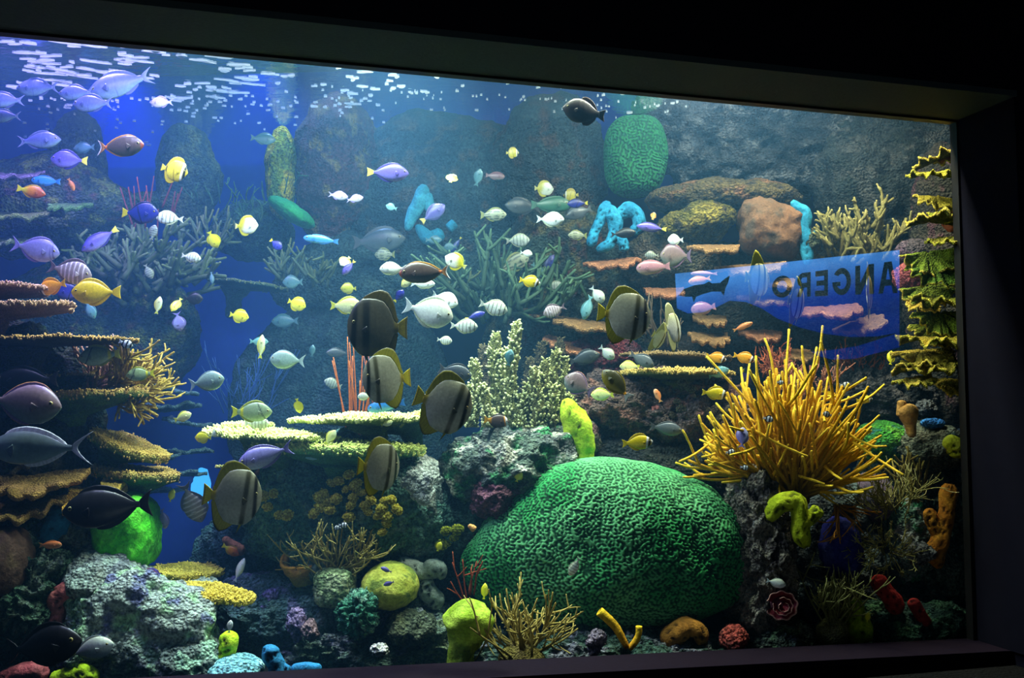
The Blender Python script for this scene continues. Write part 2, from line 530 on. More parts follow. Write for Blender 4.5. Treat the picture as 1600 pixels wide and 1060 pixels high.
def table(label, px, py, Y, wpx, dm, th, tilt, ctop, cunder, seed, nub=500, nubh=0.020, stalk=(0, 0.25), dip=0.25,
          cat='coral', rollx=0, name='table_coral', group=None, ragged=0.16, nubc=None):
    """plate coral: flat crown with branchlets on top, tapering underside and a stalk (stalk = (x offset px, length m))"""
    rg = np.random.RandomState(seed)
    e = empty(name, P(px, py, Y), label, cat, group)
    e.rotation_euler = (R(rollx), -R(tilt), 0)
    rx, ry = M(wpx, Y) / 2, dm / 2
    SEG, RG = 56, 12
    th_a = np.linspace(0, 2 * np.pi, SEG, endpoint=False)
    out = 1 + ragged * noise(np.stack([np.cos(th_a) * 1.6 + seed, np.sin(th_a) * 1.6, th_a * 0 + seed * .7], 1)) \
            + ragged * 0.5 * noise(np.stack([np.cos(th_a) * 5 + seed, np.sin(th_a) * 5, th_a * 0 + 3.3], 1))
    out = np.clip(out, 0.6, 1.25)
    V, C = [], []
    ct, cu = hexc(ctop), hexc(cunder)
    rr = np.linspace(0.02, 1, RG)
    for k, q in enumerate(rr):
        x = np.cos(th_a) * rx * out * q; y = np.sin(th_a) * ry * out * q
        z = th * (-dip + dip * q ** 2 * 1.0) + 0.012 * noise(np.stack([x * 9 + seed, y * 9, x * 0], 1))
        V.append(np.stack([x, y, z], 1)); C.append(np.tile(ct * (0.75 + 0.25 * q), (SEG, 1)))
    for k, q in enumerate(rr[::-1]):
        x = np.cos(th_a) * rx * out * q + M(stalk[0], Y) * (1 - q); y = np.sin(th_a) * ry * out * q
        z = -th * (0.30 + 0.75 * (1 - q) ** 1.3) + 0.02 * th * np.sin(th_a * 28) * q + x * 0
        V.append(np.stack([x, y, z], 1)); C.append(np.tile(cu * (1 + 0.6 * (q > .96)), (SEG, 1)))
    V = np.vstack(V); C = np.vstack(C)
    C = C * (1 + 0.5 * fbm(V, 14, 3, seed))[:, None]
    n = 2 * RG
    F = [[i * SEG + j, i * SEG + (j + 1) % SEG, (i + 1) * SEG + (j + 1) % SEG, (i + 1) * SEG + j] for i in range(n - 1) for j in range(SEG)]
    F.append(list(range(SEG))[::-1]); F.append([(n - 1) * SEG + j for j in range(SEG)])
    link('plate', mesh('plate', V, F, C), 'coral', e)
    if nub:
        a = rg.uniform(0, 2 * np.pi, nub)
        q = np.sqrt(rg.uniform(0, 1, nub))
        edge = rg.uniform(0, 1, nub) < 0.38
        q[edge] = 0.985
        oo = np.interp(a, np.append(th_a, 2 * np.pi), np.append(out, out[0]))
        x = np.cos(a) * rx * oo * q; y = np.sin(a) * ry * oo * q
        z = th * (-dip + dip * q ** 2) + 0.012 * noise(np.stack([x * 9 + seed, y * 9, x * 0], 1)) - 0.004
        nrm = np.stack([np.cos(a) * q ** 6 * 1.0, np.sin(a) * q ** 6 * 1.0, np.ones(nub)], 1)
        z[edge] -= rg.uniform(0, 0.3, edge.sum()) * th
        nc = hexc(nubc) if nubc else np.clip(ct * 1.25 + 0.02, 0, 1)
        b = spikes(np.stack([x, y, z], 1), nrm, nubh, nubh * 0.36, ct * 0.8, nc, rg)
        tag(link('branchlets', b.mesh('branchlets'), 'soft', e), kind='stuff')
    if stalk[1]:
        b = Bag()
        sx = M(stalk[0], Y)
        tube(b, [(sx, 0, -th * .6), (sx, 0.02, -th - stalk[1] * .5), (sx * 1.1, 0.08, -th - stalk[1])], [rx * .34, rx * .16, rx * .2], cu, cu * .7, 10, 14, 0.25, 12, seed)
        link('stalk', b.mesh('stalk'), 'coral', e)
    return e

def frill(label, px, py, Y, wpx, dm, seed, col, under, ruffle=0.35, rise=0.25, tilt=0, thick=0.008, arc=(180, 360), cat='coral',
          name='plate_coral', waves=6, rimc=None, parent=None, group=None, rad_in=0.08, drop=0.0, pitch=0):
    """thin ruffled plate growing outwards as a fan, rising towards a wavy rim"""
    A = np.radians(np.linspace(arc[0], arc[1], 72))
    RG = 14
    rx, ry = M(wpx, Y) / 2, dm
    c, u = hexc(col), hexc(under)
    rc = hexc(rimc) if rimc else np.clip(c * 1.5, 0, 1)
    top = []; Cc = []
    rnd = np.random.RandomState(seed)
    ph = rnd.uniform(0, 6, 4)
    for q in np.linspace(rad_in, 1, RG):
        o = 1 + 0.14 * noise(np.stack([A * 2.3 + seed, A * 0 + 1.1, A * 0], 1)) + 0.07 * np.sin(A * waves * 2.3 + ph[1])
        x = np.cos(A) * rx * q * (1 + (o - 1) * q); y = np.sin(A) * ry * q * (1 + (o - 1) * q)
        rf = np.sin(A * waves + ph[0]) + 0.6 * np.sin(A * waves * 2.1 + ph[2]) + 0.3 * np.sin(A * waves * 4.3 + ph[3])
        z = rx * (rise * q ** 2 + ruffle * 0.28 * q ** 2.2 * rf) - drop * q
        z = z + 0.006 * noise(np.stack([x * 40, y * 40, x * 0 + seed], 1))
        top.append(np.stack([x, y, z], 1))
        cc = np.tile(c, (len(A), 1)) * (0.7 + 0.3 * q)
        if q > 0.93: cc = np.tile(rc, (len(A), 1))
        Cc.append(cc)
    T = np.vstack(top); n = len(A)
    Bm = T - (0, 0, thick) ; Bm = Bm.copy()
    V = np.vstack([T, Bm])
    C = np.vstack([np.vstack(Cc), np.tile(u, (len(T), 1))])
    C[-n:] = rc
    C = C * (1 + 0.35 * fbm(V, 18, 3, seed))[:, None]
    F = []
    K = len(T)
    for i in range(RG - 1):
        for j in range(n - 1):
            a = i * n + j
            F.append([a, a + 1, a + n + 1, a + n]); F.append([K + a + n, K + a + n + 1, K + a + 1, K + a])
    for j in range(n - 1):
        a = (RG - 1) * n + j
        F.append([a, a + 1, K + a + 1, K + a]); F.append([j + 1, j, K + j, K + j + 1])
    for i in range(RG - 1):
        a = i * n; F.append([a, a + n, K + a + n, K + a])
        a = i * n + n - 1; F.append([a + n, a, K + a, K + a + n])
    o = link(name, mesh(name, V, F, C), 'coral', parent)
    o.location = P(px, py, Y)
    o.rotation_euler = (R(pitch), -R(tilt), 0)
    if parent is None: tag(o, label, cat, group)
    return o

def blob(label, px, py, Y, path, col, seed, col2=None, holes=0, name='sponge', cat='sponge', mat='sponge', lump=0.22, seg=22,
         group=None, n=26, hole_c=None, hr=0.012, lf=9.0):
    """lobed sponge: chains of (dx px, dy px, radius px [, dz m]) joined into one skin each"""
    b = Bag()
    c = hexc(col); c2 = hexc(col2) if col2 else c * 1.3
    hc = hexc(hole_c) if hole_c else c * 0.12
    k = Y / FPX
    rg = np.random.RandomState(seed)
    for ci, chain in enumerate(path):
        pts = [(p[0] * k, (p[3] if len(p) > 3 else 0), -p[1] * k) for p in chain]
        rad = [p[2] * k for p in chain]
        # round the start and the end
        pts = np.array(pts, float); rad = np.array(rad, float)
        q, r = resample(pts, rad, n)
        ends = np.ones(n); m = 4
        for i in range(m):
            f = math.sqrt(1 - (1 - (i + 0.4) / m) ** 2)
            ends[i] *= f; ends[n - 1 - i] *= f
        # extend the ends so the cap is round
        r = r * ends
        T = np.gradient(q, axis=0); T /= np.linalg.norm(T, axis=1)[:, None] + 1e-9
        a = np.linspace(0, 2 * np.pi, seg, endpoint=False)
        V = []
        for i in range(n):
            x = np.cross(T[i], (0.1, 0.99, 0.07)); x /= np.linalg.norm(x); y = np.cross(T[i], x)
            V.append(q[i] + r[i] * (np.cos(a)[:, None] * x + np.sin(a)[:, None] * y))
        V = np.vstack(V + [q[:1], q[-1:]])
        ctr = np.vstack([np.repeat(q, seg, axis=0), q[:1], q[-1:]])
        d = V - ctr
        sc = lump * fbm(V, lf / max(0.3, k * 300) * 1.0, 3, seed + ci)
        V = ctr + d * (1 + sc)[:, None]
        C = mixc(c, c2, ss(-0.3, 0.4, fbm(V, 12, 3, seed + 5)))
        front = np.where((d[:, 1] < -0.2 * np.abs(d).max()))[0]
        for h in range(holes):
            if not len(front): break
            p = V[rg.choice(front)]
            dist = np.linalg.norm(V - p, axis=1)
            f = np.clip(1 - dist / hr, 0, 1)
            V = V - (d / (np.linalg.norm(d, axis=1)[:, None] + 1e-6)) * (f * hr * 1.2)[:, None]
            C = mixc(C, hc, np.clip(f * 2.2, 0, 1))
        F = [[i * seg + j, i * seg + (j + 1) % seg, (i + 1) * seg + (j + 1) % seg, (i + 1) * seg + j] for i in range(n - 1) for j in range(seg)]
        s0, s1 = n * seg, n * seg + 1
        F += [[(j + 1) % seg, j, s0] for j in range(seg)]
        F += [[(n - 1) * seg + j, (n - 1) * seg + (j + 1) % seg, s1] for j in range(seg)]
        b.add(V, F, C)
    o = link(name, b.mesh(name), mat)
    o.location = P(px, py, Y)
    return tag(o, label, cat, group)

def bush(label, px, py, Y, n, lpx, spread, r0, col, tipc, seed, name='branching_coral', cat='coral', mat='soft', fork=2, up=90, flat=0.5,
         group=None, wob=0.25, basec=None, base_w=0.15, bump=0.15, seg=6, tips=0.55, mound=None, aspect=None):
    """branching coral: n main branches, each a part, fanning spread degrees about direction up (degrees in the picture plane)"""
    rg = np.random.RandomState(seed)
    e = empty(name, P(px, py, Y), label, cat, group)
    L = M(lpx, Y)
    c0, c1 = hexc(col), hexc(tipc)
    cb = hexc(basec) if basec else c0 * 0.6
    for i in range(n):
        b = Bag()
        a = R(up + spread * ((i + rg.uniform(.1, .9)) / n - 0.5) * 2)
        dy = rg.uniform(-1, 1) * flat
        d = np.array([math.cos(a), dy, math.sin(a)]); d /= np.linalg.norm(d)
        ln = L * rg.uniform(0.62, 1.08) * (1 if up < 0 or aspect is None else aspect + (1 - aspect) * max(0, math.sin(a)))
        base = np.array([base_w * L * (math.cos(a) * .6 + rg.uniform(-.5, .5)), base_w * L * rg.uniform(-.7, .7), base_w * L * rg.uniform(-.4, .4)])
        def grow(p, d, ln, r, depth, first=False):
            pts = [p]; dd = d.copy()
            m = 5
            for k in range(m):
                dd = dd + rg.normal(size=3) * wob * 0.5 + np.array([0, 0, 0.07])
                dd /= np.linalg.norm(dd)
                pts.append(pts[-1] + dd * ln / m)
            tube(b, pts, np.linspace(r, r * tips, m + 1), cb if first else c0, c1 if depth <= 0 else c0, 9, seg, bump, 60, seed + i)
            if depth > 0:
                for f in range(rg.randint(1, 3) + (1 if depth > 1 else 0)):
                    k = rg.randint(1, m)
                    nd = dd + rg.normal(size=3) * 0.55
                    nd /= np.linalg.norm(nd)
                    grow(pts[k], nd, ln * rg.uniform(.4, .65), r * 0.8, depth - 1)
        grow(base, d, ln, r0, fork, True)
        link('branch', b.mesh('branch'), mat, e)
    if mound:
        V, F = ico(4)
        Q = V * (L * mound[0], L * mound[0] * .8, L * mound[1])
        Q = Q + V * (0.12 * L * mound[0] * fbm(Q, 8, 3, seed))[:, None] + (0, 0.0, -L * mound[1] * .6)
        link('base', mesh('base', Q, F, np.clip(cb * (1 + .4 * fbm(Q, 15, 3, seed))[:, None], 0, 1)), 'coral', e)
    return e

def pillars(label, Y, base_y, specs, col, tipc, seed, name='pillar_coral', cat='coral'):
    """upright knobbly columns; specs: (px, top py, width px[, base_y])"""
    x0 = sum(s[0] for s in specs) / len(specs)
    e = empty(name, P(x0, base_y, Y), label, cat)
    o0 = P(x0, base_y, Y)
    rg = np.random.RandomState(seed)
    c0, c1 = hexc(col), hexc(tipc)
    for i, s in enumerate(specs):
        b = Bag()
        by = s[3] if len(s) > 3 else base_y
        yy = Y + rg.uniform(-.12, .12)
        p0 = P(s[0] + rg.uniform(-4, 4), by, yy) - o0; p1 = P(s[0], s[1], yy) - o0
        r = M(s[2], Y) / 2
        n, seg = 44, 20
        T = np.linspace(0, 1, n)
        ctr = np.array([np.array(p0[:]) * (1 - t) + np.array(p1[:]) * t for t in T])
        ctr[:, 0] += 0.35 * r * np.sin(T * 5 + seed + i)
        prof = r * (0.80 - 0.18 * T) * np.sqrt(np.clip((1.02 - T) / 0.10, 0, 1)).clip(0.15, 1)
        a = np.linspace(0, 2 * np.pi, seg, endpoint=False)
        V = (ctr[:, None, :] + prof[:, None, None] * np.stack([np.cos(a), np.sin(a), a * 0], 1)[None]).reshape(-1, 3)
        cc = np.repeat(ctr, seg, axis=0); d = V - cc
        al = np.tile(a, n); tt = np.repeat(T, seg)
        # rows of knobs
        kn = np.sin(al * 7 + np.floor(tt * 22) * 1.1) * np.sin(tt * 22 * np.pi)
        V = cc + d * (1 + 0.22 * kn + 0.38 * fbm(V, 22, 3, seed + i))[:, None]
        C = mixc(c0 * .5, c0, ss(-0.2, 0.8, kn * .6 + tt * .5))
        F = [[k * seg + j, k * seg + (j + 1) % seg, (k + 1) * seg + (j + 1) % seg, (k + 1) * seg + j] for k in range(n - 1) for j in range(seg)]
        F.append([(n - 1) * seg + j for j in range(seg)])
        b.add(V, F, C)
        col_o = link('column', b.mesh('column'), 'coral', e)
        m_ = int(95 * s[2] / 20 * max(1, (by - s[1]) / 100))
        pick = rg.choice(len(V), m_)
        dn = d[pick] / (np.linalg.norm(d[pick], axis=1)[:, None] + 1e-6) + (0, 0, .9)
        kb = spikes(V[pick] - d[pick] * .06, dn, .020, .0075, c0 * .9, np.clip(c1 * 1.1, 0, 1), rg)
        tag(link('knobs', kb.mesh('knobs'), 'soft', col_o), kind='stuff')
    return e

def brain(label, px, py, Y, wpx, hpx, dm, seed, hi, lo, wl=0.03, lvl=7, squash=None, name='brain_coral', cut=None):
    V, F = ico(lvl)
    n = V.copy()
    k = (np.abs(V) ** 2.6).sum(1) ** (1 / 2.6)
    V = V / k[:, None]
    Q = V * (M(wpx, Y) / 2, dm / 2, M(hpx, Y) / 2)
    if squash is not None: Q = squash(Q, n)
    Q = Q + n * (0.05 * fbm(Q, 1.6, 3, seed))[:, None]
    rg = np.random.RandomState(seed)
    f = 0
    warp = Q + 0.012 * np.stack([fbm(Q, 7, 2, seed + 1), fbm(Q, 7, 2, seed + 2), fbm(Q, 7, 2, seed + 3)], 1)
    for _ in range(34):
        kv = rg.normal(size=3); kv *= 2 * np.pi / wl / np.linalg.norm(kv)
        f = f + np.cos(warp @ kv + rg.uniform(0, 6.28))
    f = f / math.sqrt(34 / 2)
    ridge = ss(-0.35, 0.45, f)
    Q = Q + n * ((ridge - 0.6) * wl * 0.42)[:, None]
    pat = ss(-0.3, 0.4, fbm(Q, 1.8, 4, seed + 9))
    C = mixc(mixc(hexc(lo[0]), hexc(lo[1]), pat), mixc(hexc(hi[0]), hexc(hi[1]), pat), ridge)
    o = link(name, mesh(name, Q, F, C), 'brain')
    o.location = P(px, py, Y)
    return tag(o, label, 'coral')

def cups(label, pts, Y, rpx, col, col2, seed, group, name='cup_coral', cat='coral'):
    """small knobbly heads dotted over a rock, each a thing"""
    rg = np.random.RandomState(seed)
    base = []
    for v in range(3):
        b = Bag()
        V, F = ico(3)
        Q = V * (1 + 0.25 * fbm(V, 2.2, 2, seed + v))[:, None]
        b.add(Q * (1, .8, .85), F, hexc(col) * 0.5)
        # little open cups all over
        for k in range(44):
            d = rg.normal(size=3); d[1] = -abs(d[1]); d /= np.linalg.norm(d)
            p = d * (1, .8, .85)
            tube(b, [p * .85, p * 1.05, p * 1.16], [.12, .14, .15], hexc(col), hexc(col2), 4, 6, hollow=True, cin=hexc(col) * .35)
        me = b.mesh(name); me.materials.append(MATS['sponge'])
        base.append(me)
    for i, (x, y) in enumerate(pts):
        o = bpy.data.objects.new(name, base[i % 3])
        COL.objects.link(o)
        o.location = P(x, y, Y(x, y) if callable(Y) else Y)
        s = M(rpx * rg.uniform(.75, 1.15), o.location.y)
        o.scale = (s, s, s * rg.uniform(.8, 1.15))
        o.rotation_euler = (0, rg.uniform(-.8, .8), 0)
        tag(o, label if isinstance(label, str) else label[i], cat, group)

# ------------------------------------------------------------------ fish
H = hexc
def prof(xs, hs):
    return lambda s: np.interp(s, xs, hs)

class Kind:
    def __init__(k, name, cat, H_, up, lo, W, colf, finc, tailc, fork=0.5, tl=0.17, dors=(0.25, 0.95, 0.07), anal=(0.5, 0.95, 0.06),
                 dshape=None, ashape=None, pect=None, eye=(0.12, 0.25, 0.022), snout=0.0, pelv=None, tail_h=0.16, pectc=None, eyec=None, fmix=None):
        k.__dict__.update(locals())
        k.cache = None

SX = np.array([0, .03, .08, .16, .28, .42, .56, .70, .82, .91, 1.0])
OVAL_U = np.array([.05, .22, .42, .68, .92, 1.0, .94, .76, .50, .30, .24])
OVAL_L = np.array([.05, .20, .38, .64, .90, 1.0, .94, .76, .50, .30, .24])
NB = 0.82   # body share of the length

def hermite_interp(x, xs, ys):
    # smooth interpolation
    y = np.interp(x, xs, ys)
    g = np.interp(np.clip(x + .02, 0, 1), xs, ys) + np.interp(np.clip(x - .02, 0, 1), xs, ys)
    return (y * 2 + g) / 4

def build_fish(k):
    NS, NR = 60, 26
    s = (1 - np.cos(np.linspace(0, np.pi / 2, NS) * 1.0)) ** 0.9
    s = s / s[-1]
    s = 0.5 * s + 0.5 * np.linspace(0, 1, NS)
    x = 0.5 - s * NB
    u = hermite_interp(s, SX, k.up) * k.H_ / 2
    l = hermite_interp(s, SX, k.lo) * k.H_ / 2
    u[0] = l[0] = k.H_ * 0.015
    wd = hermite_interp(s, SX, np.array([.1, .3, .55, .85, 1, .98, .85, .62, .38, .2, .12])) * k.W / 2
    a = np.linspace(0, 2 * np.pi, NR, endpoint=False)
    zc, yc = np.sin(a), np.cos(a)
    V = np.zeros((NS, NR, 3))
    for i in range(NS):
        V[i, :, 0] = x[i]
        V[i, :, 1] = wd[i] * np.sign(yc) * np.abs(yc) ** 1.15
        V[i, :, 2] = np.where(zc > 0, u[i], l[i]) * zc
    ss_ = np.repeat(s, NR); tt = np.tile(zc, NS)
    Vf = V.reshape(-1, 3)
    C = np.clip(k.colf(ss_, tt, Vf), 0, 1)
    F = [[i * NR + j, (i + 1) * NR + j, (i + 1) * NR + (j + 1) % NR, i * NR + (j + 1) % NR] for i in range(NS - 1) for j in range(NR)]
    F.append(list(range(NR))); F.append([(NS - 1) * NR + j for j in range(NR)][::-1])
    body = mesh(k.name + '_body', Vf, F, C); body.materials.append(MATS['fish'])
    parts = [('body', body, (0, 0, 0), (0, 0, 0))]
    def sheet(nm, rows, col0, col1, thick=0.006, edge=None):
        """rows: (n, m, 2) x-z grid of a fin"""
        n, m, _ = rows.shape
        V = []
        C = []
        for sgn in (1, -1):
            for i in range(n):
                for j in range(m):
                    t = i / (n - 1)
                    ray = 0.0015 * math.sin(j * 2.6)
                    V.append((rows[i, j, 0], sgn * (thick * (1 - t) + 0.001) + ray, rows[i, j, 1]))
                    c = col0 * (1 - t) + col1 * t
                    if edge is not None and t > 0.82: c = edge
                    C.append(c * (0.85 + 0.15 * math.cos(j * 2.6)))
        N = n * m
        F = []
        for i in range(n - 1):
            for j in range(m - 1):
                q = [i * m + j, i * m + j + 1, (i + 1) * m + j + 1, (i + 1) * m + j]
                F.append(q); F.append([N + v for v in q[::-1]])
        per = [j for j in range(m)] + [i * m + m - 1 for i in range(1, n)] + [(n - 1) * m + j for j in range(m - 2, -1, -1)] + [i * m for i in range(n - 2, 0, -1)]
        for p, q in zip(per, per[1:] + per[:1]): F.append([p, N + p, N + q, q])
        me = mesh(k.name + '_' + nm, V, F, np.array(C)); me.materials.append(MATS['fin'])
        return me
    # tail
    ph = u[-1] * 0.95
    m = 19
    js = np.linspace(-1, 1, m)
    rows = np.zeros((8, m, 2))
    tx0 = 0.5 - NB + 0.012
    for i in range(8):
        t = i / 7
        hh = ph + (k.tail_h - ph) * t ** 0.8
        rows[i, :, 0] = tx0 - t * k.tl * (1 - k.fork * (1 - np.abs(js) ** 1.5)) 
        rows[i, :, 1] = js * hh
    parts.append(('tail_fin', sheet('tail_fin', rows, H(k.tailc[0]), H(k.tailc[1]), 0.006, H(k.tailc[2]) if len(k.tailc) > 2 else None), (0, 0, 0), (0, 0, 0)))
    def along(s0, s1, hgt, sign, shape, nm, cols):
        m = 26
        q = np.linspace(s0, s1, m)
        base = hermite_interp(q, SX, k.up if sign > 0 else k.lo) * k.H_ / 2 * sign * 0.93
        tt = np.linspace(0, 1, m)
        f = (np.interp(tt, np.linspace(0, 1, len(shape)), shape) if shape is not None else np.sin(np.pi * tt ** 0.7) ** 0.5) * hgt
        rows = np.zeros((6, m, 2))
        for i in range(6):
            t = i / 5
            rows[i, :, 0] = 0.5 - q * NB - t * f * 0.45
            rows[i, :, 1] = base + sign * t * f
        parts.append((nm, sheet(nm, rows, H(cols[0]), H(cols[1]), 0.005, H(cols[2]) if len(cols) > 2 else None), (0, 0, 0), (0, 0, 0)))
    along(*k.dors, 1, k.dshape, 'dorsal_fin', k.finc)
    along(*k.anal, -1, k.ashape, 'anal_fin', k.finc)
    # pectoral fins
    L = (k.pect or 0.10)
    m = 9
    rows = np.zeros((5, m, 2))
    for i in range(5):
        t = i / 4
        an = np.radians(np.linspace(150, 225, m))
        rows[i, :, 0] = np.cos(an) * L * t; rows[i, :, 1] = np.sin(an) * L * t
    mid = C.reshape(NS, NR, 3)[int(NS * .4), 0]
    pm = sheet('pectoral_fin', rows, mid * .75, mid * .9, 0.003)
    w_at = np.interp(.27, s, wd)
    for sg in (1, -1):
        parts.append(('pectoral_fin', pm, (0.5 - .27 * NB, sg * (w_at * 0.93), -k.H_ * 0.05), (0, 0, -sg * 0.35)))
    if k.pelv:
        rows = np.zeros((5, 5, 2))
        for i in range(5):
            t = i / 4
            rows[i, :, 0] = np.linspace(0, -0.045, 5) * (1 - t) - t * k.pelv * 0.5
            rows[i, :, 1] = -t * k.pelv + 0 * js[:5]
        lz = np.interp(.33, s, l)
        parts.append(('pelvic_fin', sheet('pelvic_fin', rows, H(k.finc[0]), H(k.finc[-1]), 0.005), (0.5 - .33 * NB, 0, -lz * .95), (0, 0, 0)))
    # eyes
    V, F = ico(2)
    es, et, er = k.eye
    eu, ew = np.interp(es, s, u), np.interp(es, s, wd)
    em = bpy.data.meshes.get('fish_eyeball')
    if em is None:
        C = mixc(H(k.eyec or '#b8a860'), H('#050505'), (np.abs(V[:, 1]) > 0.62).astype(float))
        em = mesh('fish_eyeball', V, F, C); em.materials.append(MATS['fish'])
    for sg in (1, -1):
        yy = ew * math.sqrt(max(0.05, 1 - et ** 2)) * 0.93
        parts.append(('eye', em, (0.5 - es * NB, sg * yy, et * eu), er * 1.15))
    k.cache = parts
    return parts

def fish(k, px, py, L, face, tilt, Y, label, yaw=0, group=None, sc=(1, 1, 1), name=None, cat=None, bend=0):
    """face R / L, tilt degrees nose-up, L length in photo pixels"""
    if k.cache is None: build_fish(k)
    e = empty(name or k.name, P(px, py, Y), label, cat or k.cat, group)
    m = M(L, Y)
    phi = R(tilt) if face == 'R' else -R(tilt)
    psi = (0 if face == 'R' else math.pi) + R(yaw)
    rot = Matrix.Rotation(-phi, 4, 'Y') @ Matrix.Rotation(psi, 4, 'Z')
    e.rotation_euler = rot.to_euler()
    e.scale = (m * sc[0], m * sc[1], m * sc[2])
    for nm, me, loc, rt in k.cache:
        o = bpy.data.objects.new(nm, me)
        COL.objects.link(o)
        o.parent = e
        o.location = loc
        if nm == 'eye': o.scale = (rt, rt * .55, rt)
        else: o.rotation_euler = rt
    return e

def grad(top, mid, bot):
    t_, m_, b_ = H(top), H(mid), H(bot)
    def f(s, t, V):
        return np.where((t > 0)[:, None], mixc(m_, t_, np.clip(t, 0, 1) ** 1.2), mixc(m_, b_, np.clip(-t, 0, 1) ** 1.2))
    return f
def bands(base, lst):
    """vertical bars: (centre s, half width, colour, slant)"""
    def f(s, t, V):
        C = base(s, t, V)
        for c, w_, col, sl in lst:
            C = mixc(C, H(col), 1 - ss(w_ * .45, w_ * 1.5, np.abs(s - c - sl * t)))
        return C
    return f
def stripes(base, n, col, w_=0.35, slant=0.0):
    def f(s, t, V):
        C = base(s, t, V)
        z = V[:, 2] / max(1e-6, np.abs(V[:, 2]).max()) + slant * s
        return mixc(C, H(col), ss(1 - w_ * 2, 1 - w_ * 2 + .4, np.sin(z * n * np.pi)) * (s > .12))
    return f

UNI_U = np.array([.08, .26, .48, .72, .94, 1.0, .92, .72, .44, .20, .15])
DEEP_U = np.array([.05, .20, .42, .74, .97, 1.0, .98, .88, .62, .25, .16])
SLIM_U = np.array([.15, .40, .65, .86, .98, 1.0, .94, .80, .58, .38, .30])
BAT_U = np.array([.18, .36, .56, .80, .98, 1.0, .98, .90, .62, .22, .15])
K = {}
# large adult batfish
batc = bands(grad('#84826a', '#a09e8a', '#b0b0a0'), [(.13, .040, '#1c1b10', 0.02), (.33, .050, '#45432a', -0.02), (.97, .06, '#a08c18', 0)])
K['bat'] = Kind('batfish', 'fish', .84, BAT_U, BAT_U, .15, batc, ('#b0a820', '#a09818', '#141408'), ('#d0c010', '#e8d418', '#a09010'),
                fork=.05, tl=.15, dors=(.22, .97, .16), anal=(.50, .97, .17), dshape=[.1, .5, .8, 1, 1, .95, .75, .25], ashape=[.2, .7, 1, 1, .95, .7, .2],
                eye=(.12, .25, .022), pelv=.17, tail_h=.17, pectc=('#8a8420', '#6a6620'))
juvc = bands(grad('#e8e080', '#f4f0c8', '#ecf0d8'), [(.11, .04, '#1a1a10', .04), (.32, .045, '#24240f', .0), (.58, .035, '#5a5a40', -.02), (.95, .06, '#b8ac20', 0)])
K['batdark'] = Kind('batfish', 'fish', .84, BAT_U, BAT_U, .15, bands(grad('#2c2a1c', '#4c4838', '#5c5848'), [(.13, .05, '#100e08', 0.02), (.36, .07, '#14120a', 0), (.97, .06, '#5c5010', 0)]), ('#4c4410', '#5c5210', '#0c0c06'), ('#8a7c10', '#a09010', '#5c5408'),
                fork=.05, tl=.15, dors=(.22, .97, .16), anal=(.50, .97, .17), dshape=[.1, .5, .8, 1, 1, .95, .75, .25], ashape=[.2, .7, 1, 1, .95, .7, .2], eye=(.12, .25, .022), pelv=.17, tail_h=.17)
K['juv'] = Kind('juvenile_batfish', 'fish', .80, BAT_U, BAT_U, .17, juvc, ('#a0a040', '#c8c030', '#d8d040'), ('#c8c020', '#e0d830'),
                fork=.05, tl=.14, dors=(.22, .97, .34), anal=(.45, .97, .34), dshape=[.1, .6, .9, 1, .8, .5, .3, .15], ashape=[.2, .7, 1, .9, .6, .4, .15],
                pelv=.2, tail_h=.15)
K['silverjuv'] = Kind('silver_batfish', 'fish', .78, BAT_U, BAT_U, .17, bands(grad('#e0e4a8', '#f4fae8', '#f0f8f0'), [(.11, .04, '#30301c', .03), (.34, .05, '#7a7c50', 0)]),
                ('#c0c890', '#d8dca0'), ('#d8d860', '#e8e8a0'), fork=.05, tl=.14, dors=(.22, .97, .3), anal=(.45, .97, .3), pelv=.2)
# brown unicornfish with orange edges
K['naso'] = Kind('unicornfish', 'fish', .40, UNI_U, UNI_U, .14, bands(grad('#3a2c26', '#55443c', '#4c4420'), [(.95, .03, '#d07020', 0), (.03, .03, '#8a4028', 0)]),
                ('#5a3a10', '#c88a18', '#d8a020'), ('#d09048', '#181818', '#e8e8e8'), fork=.45, tl=.16, dors=(.20, .94, .035), anal=(.45, .94, .03), tail_h=.15, dshape=[.5, 1, 1, 1, 1, .6], ashape=[.5, 1, 1, 1, .6])
K['olive'] = Kind('olive_unicornfish', 'fish', .44, UNI_U, UNI_U, .14, bands(grad('#2c2a12', '#3c3c18', '#8a7c10'), [(.96, .035, '#d89020', 0)]),
                ('#242008', '#8a7810'), ('#8a9090', '#a0a8a0'), fork=.4, tl=.17, dors=(.2, .94, .05), anal=(.4, .94, .05), tail_h=.15)
K['black'] = Kind('black_surgeonfish', 'fish', .42, UNI_U, UNI_U, .15, grad('#0c0a10', '#18151c', '#1c1a20'), ('#08080c', '#100e14'), ('#0c0a10', '#1c1412'),
                fork=.3, tl=.14, dors=(.18, .95, .06), anal=(.4, .95, .05), tail_h=.15)
K['trigger'] = Kind('black_triggerfish', 'fish', .54, OVAL_U, OVAL_U, .18, grad('#1c1210', '#17100e', '#0e0c0e'), ('#2c1a14', '#3a2418'), ('#0e0c0c', '#0e0c0c'),
                fork=.2, tl=.15, dors=(.45, .93, .10), anal=(.55, .93, .09), tail_h=.14)
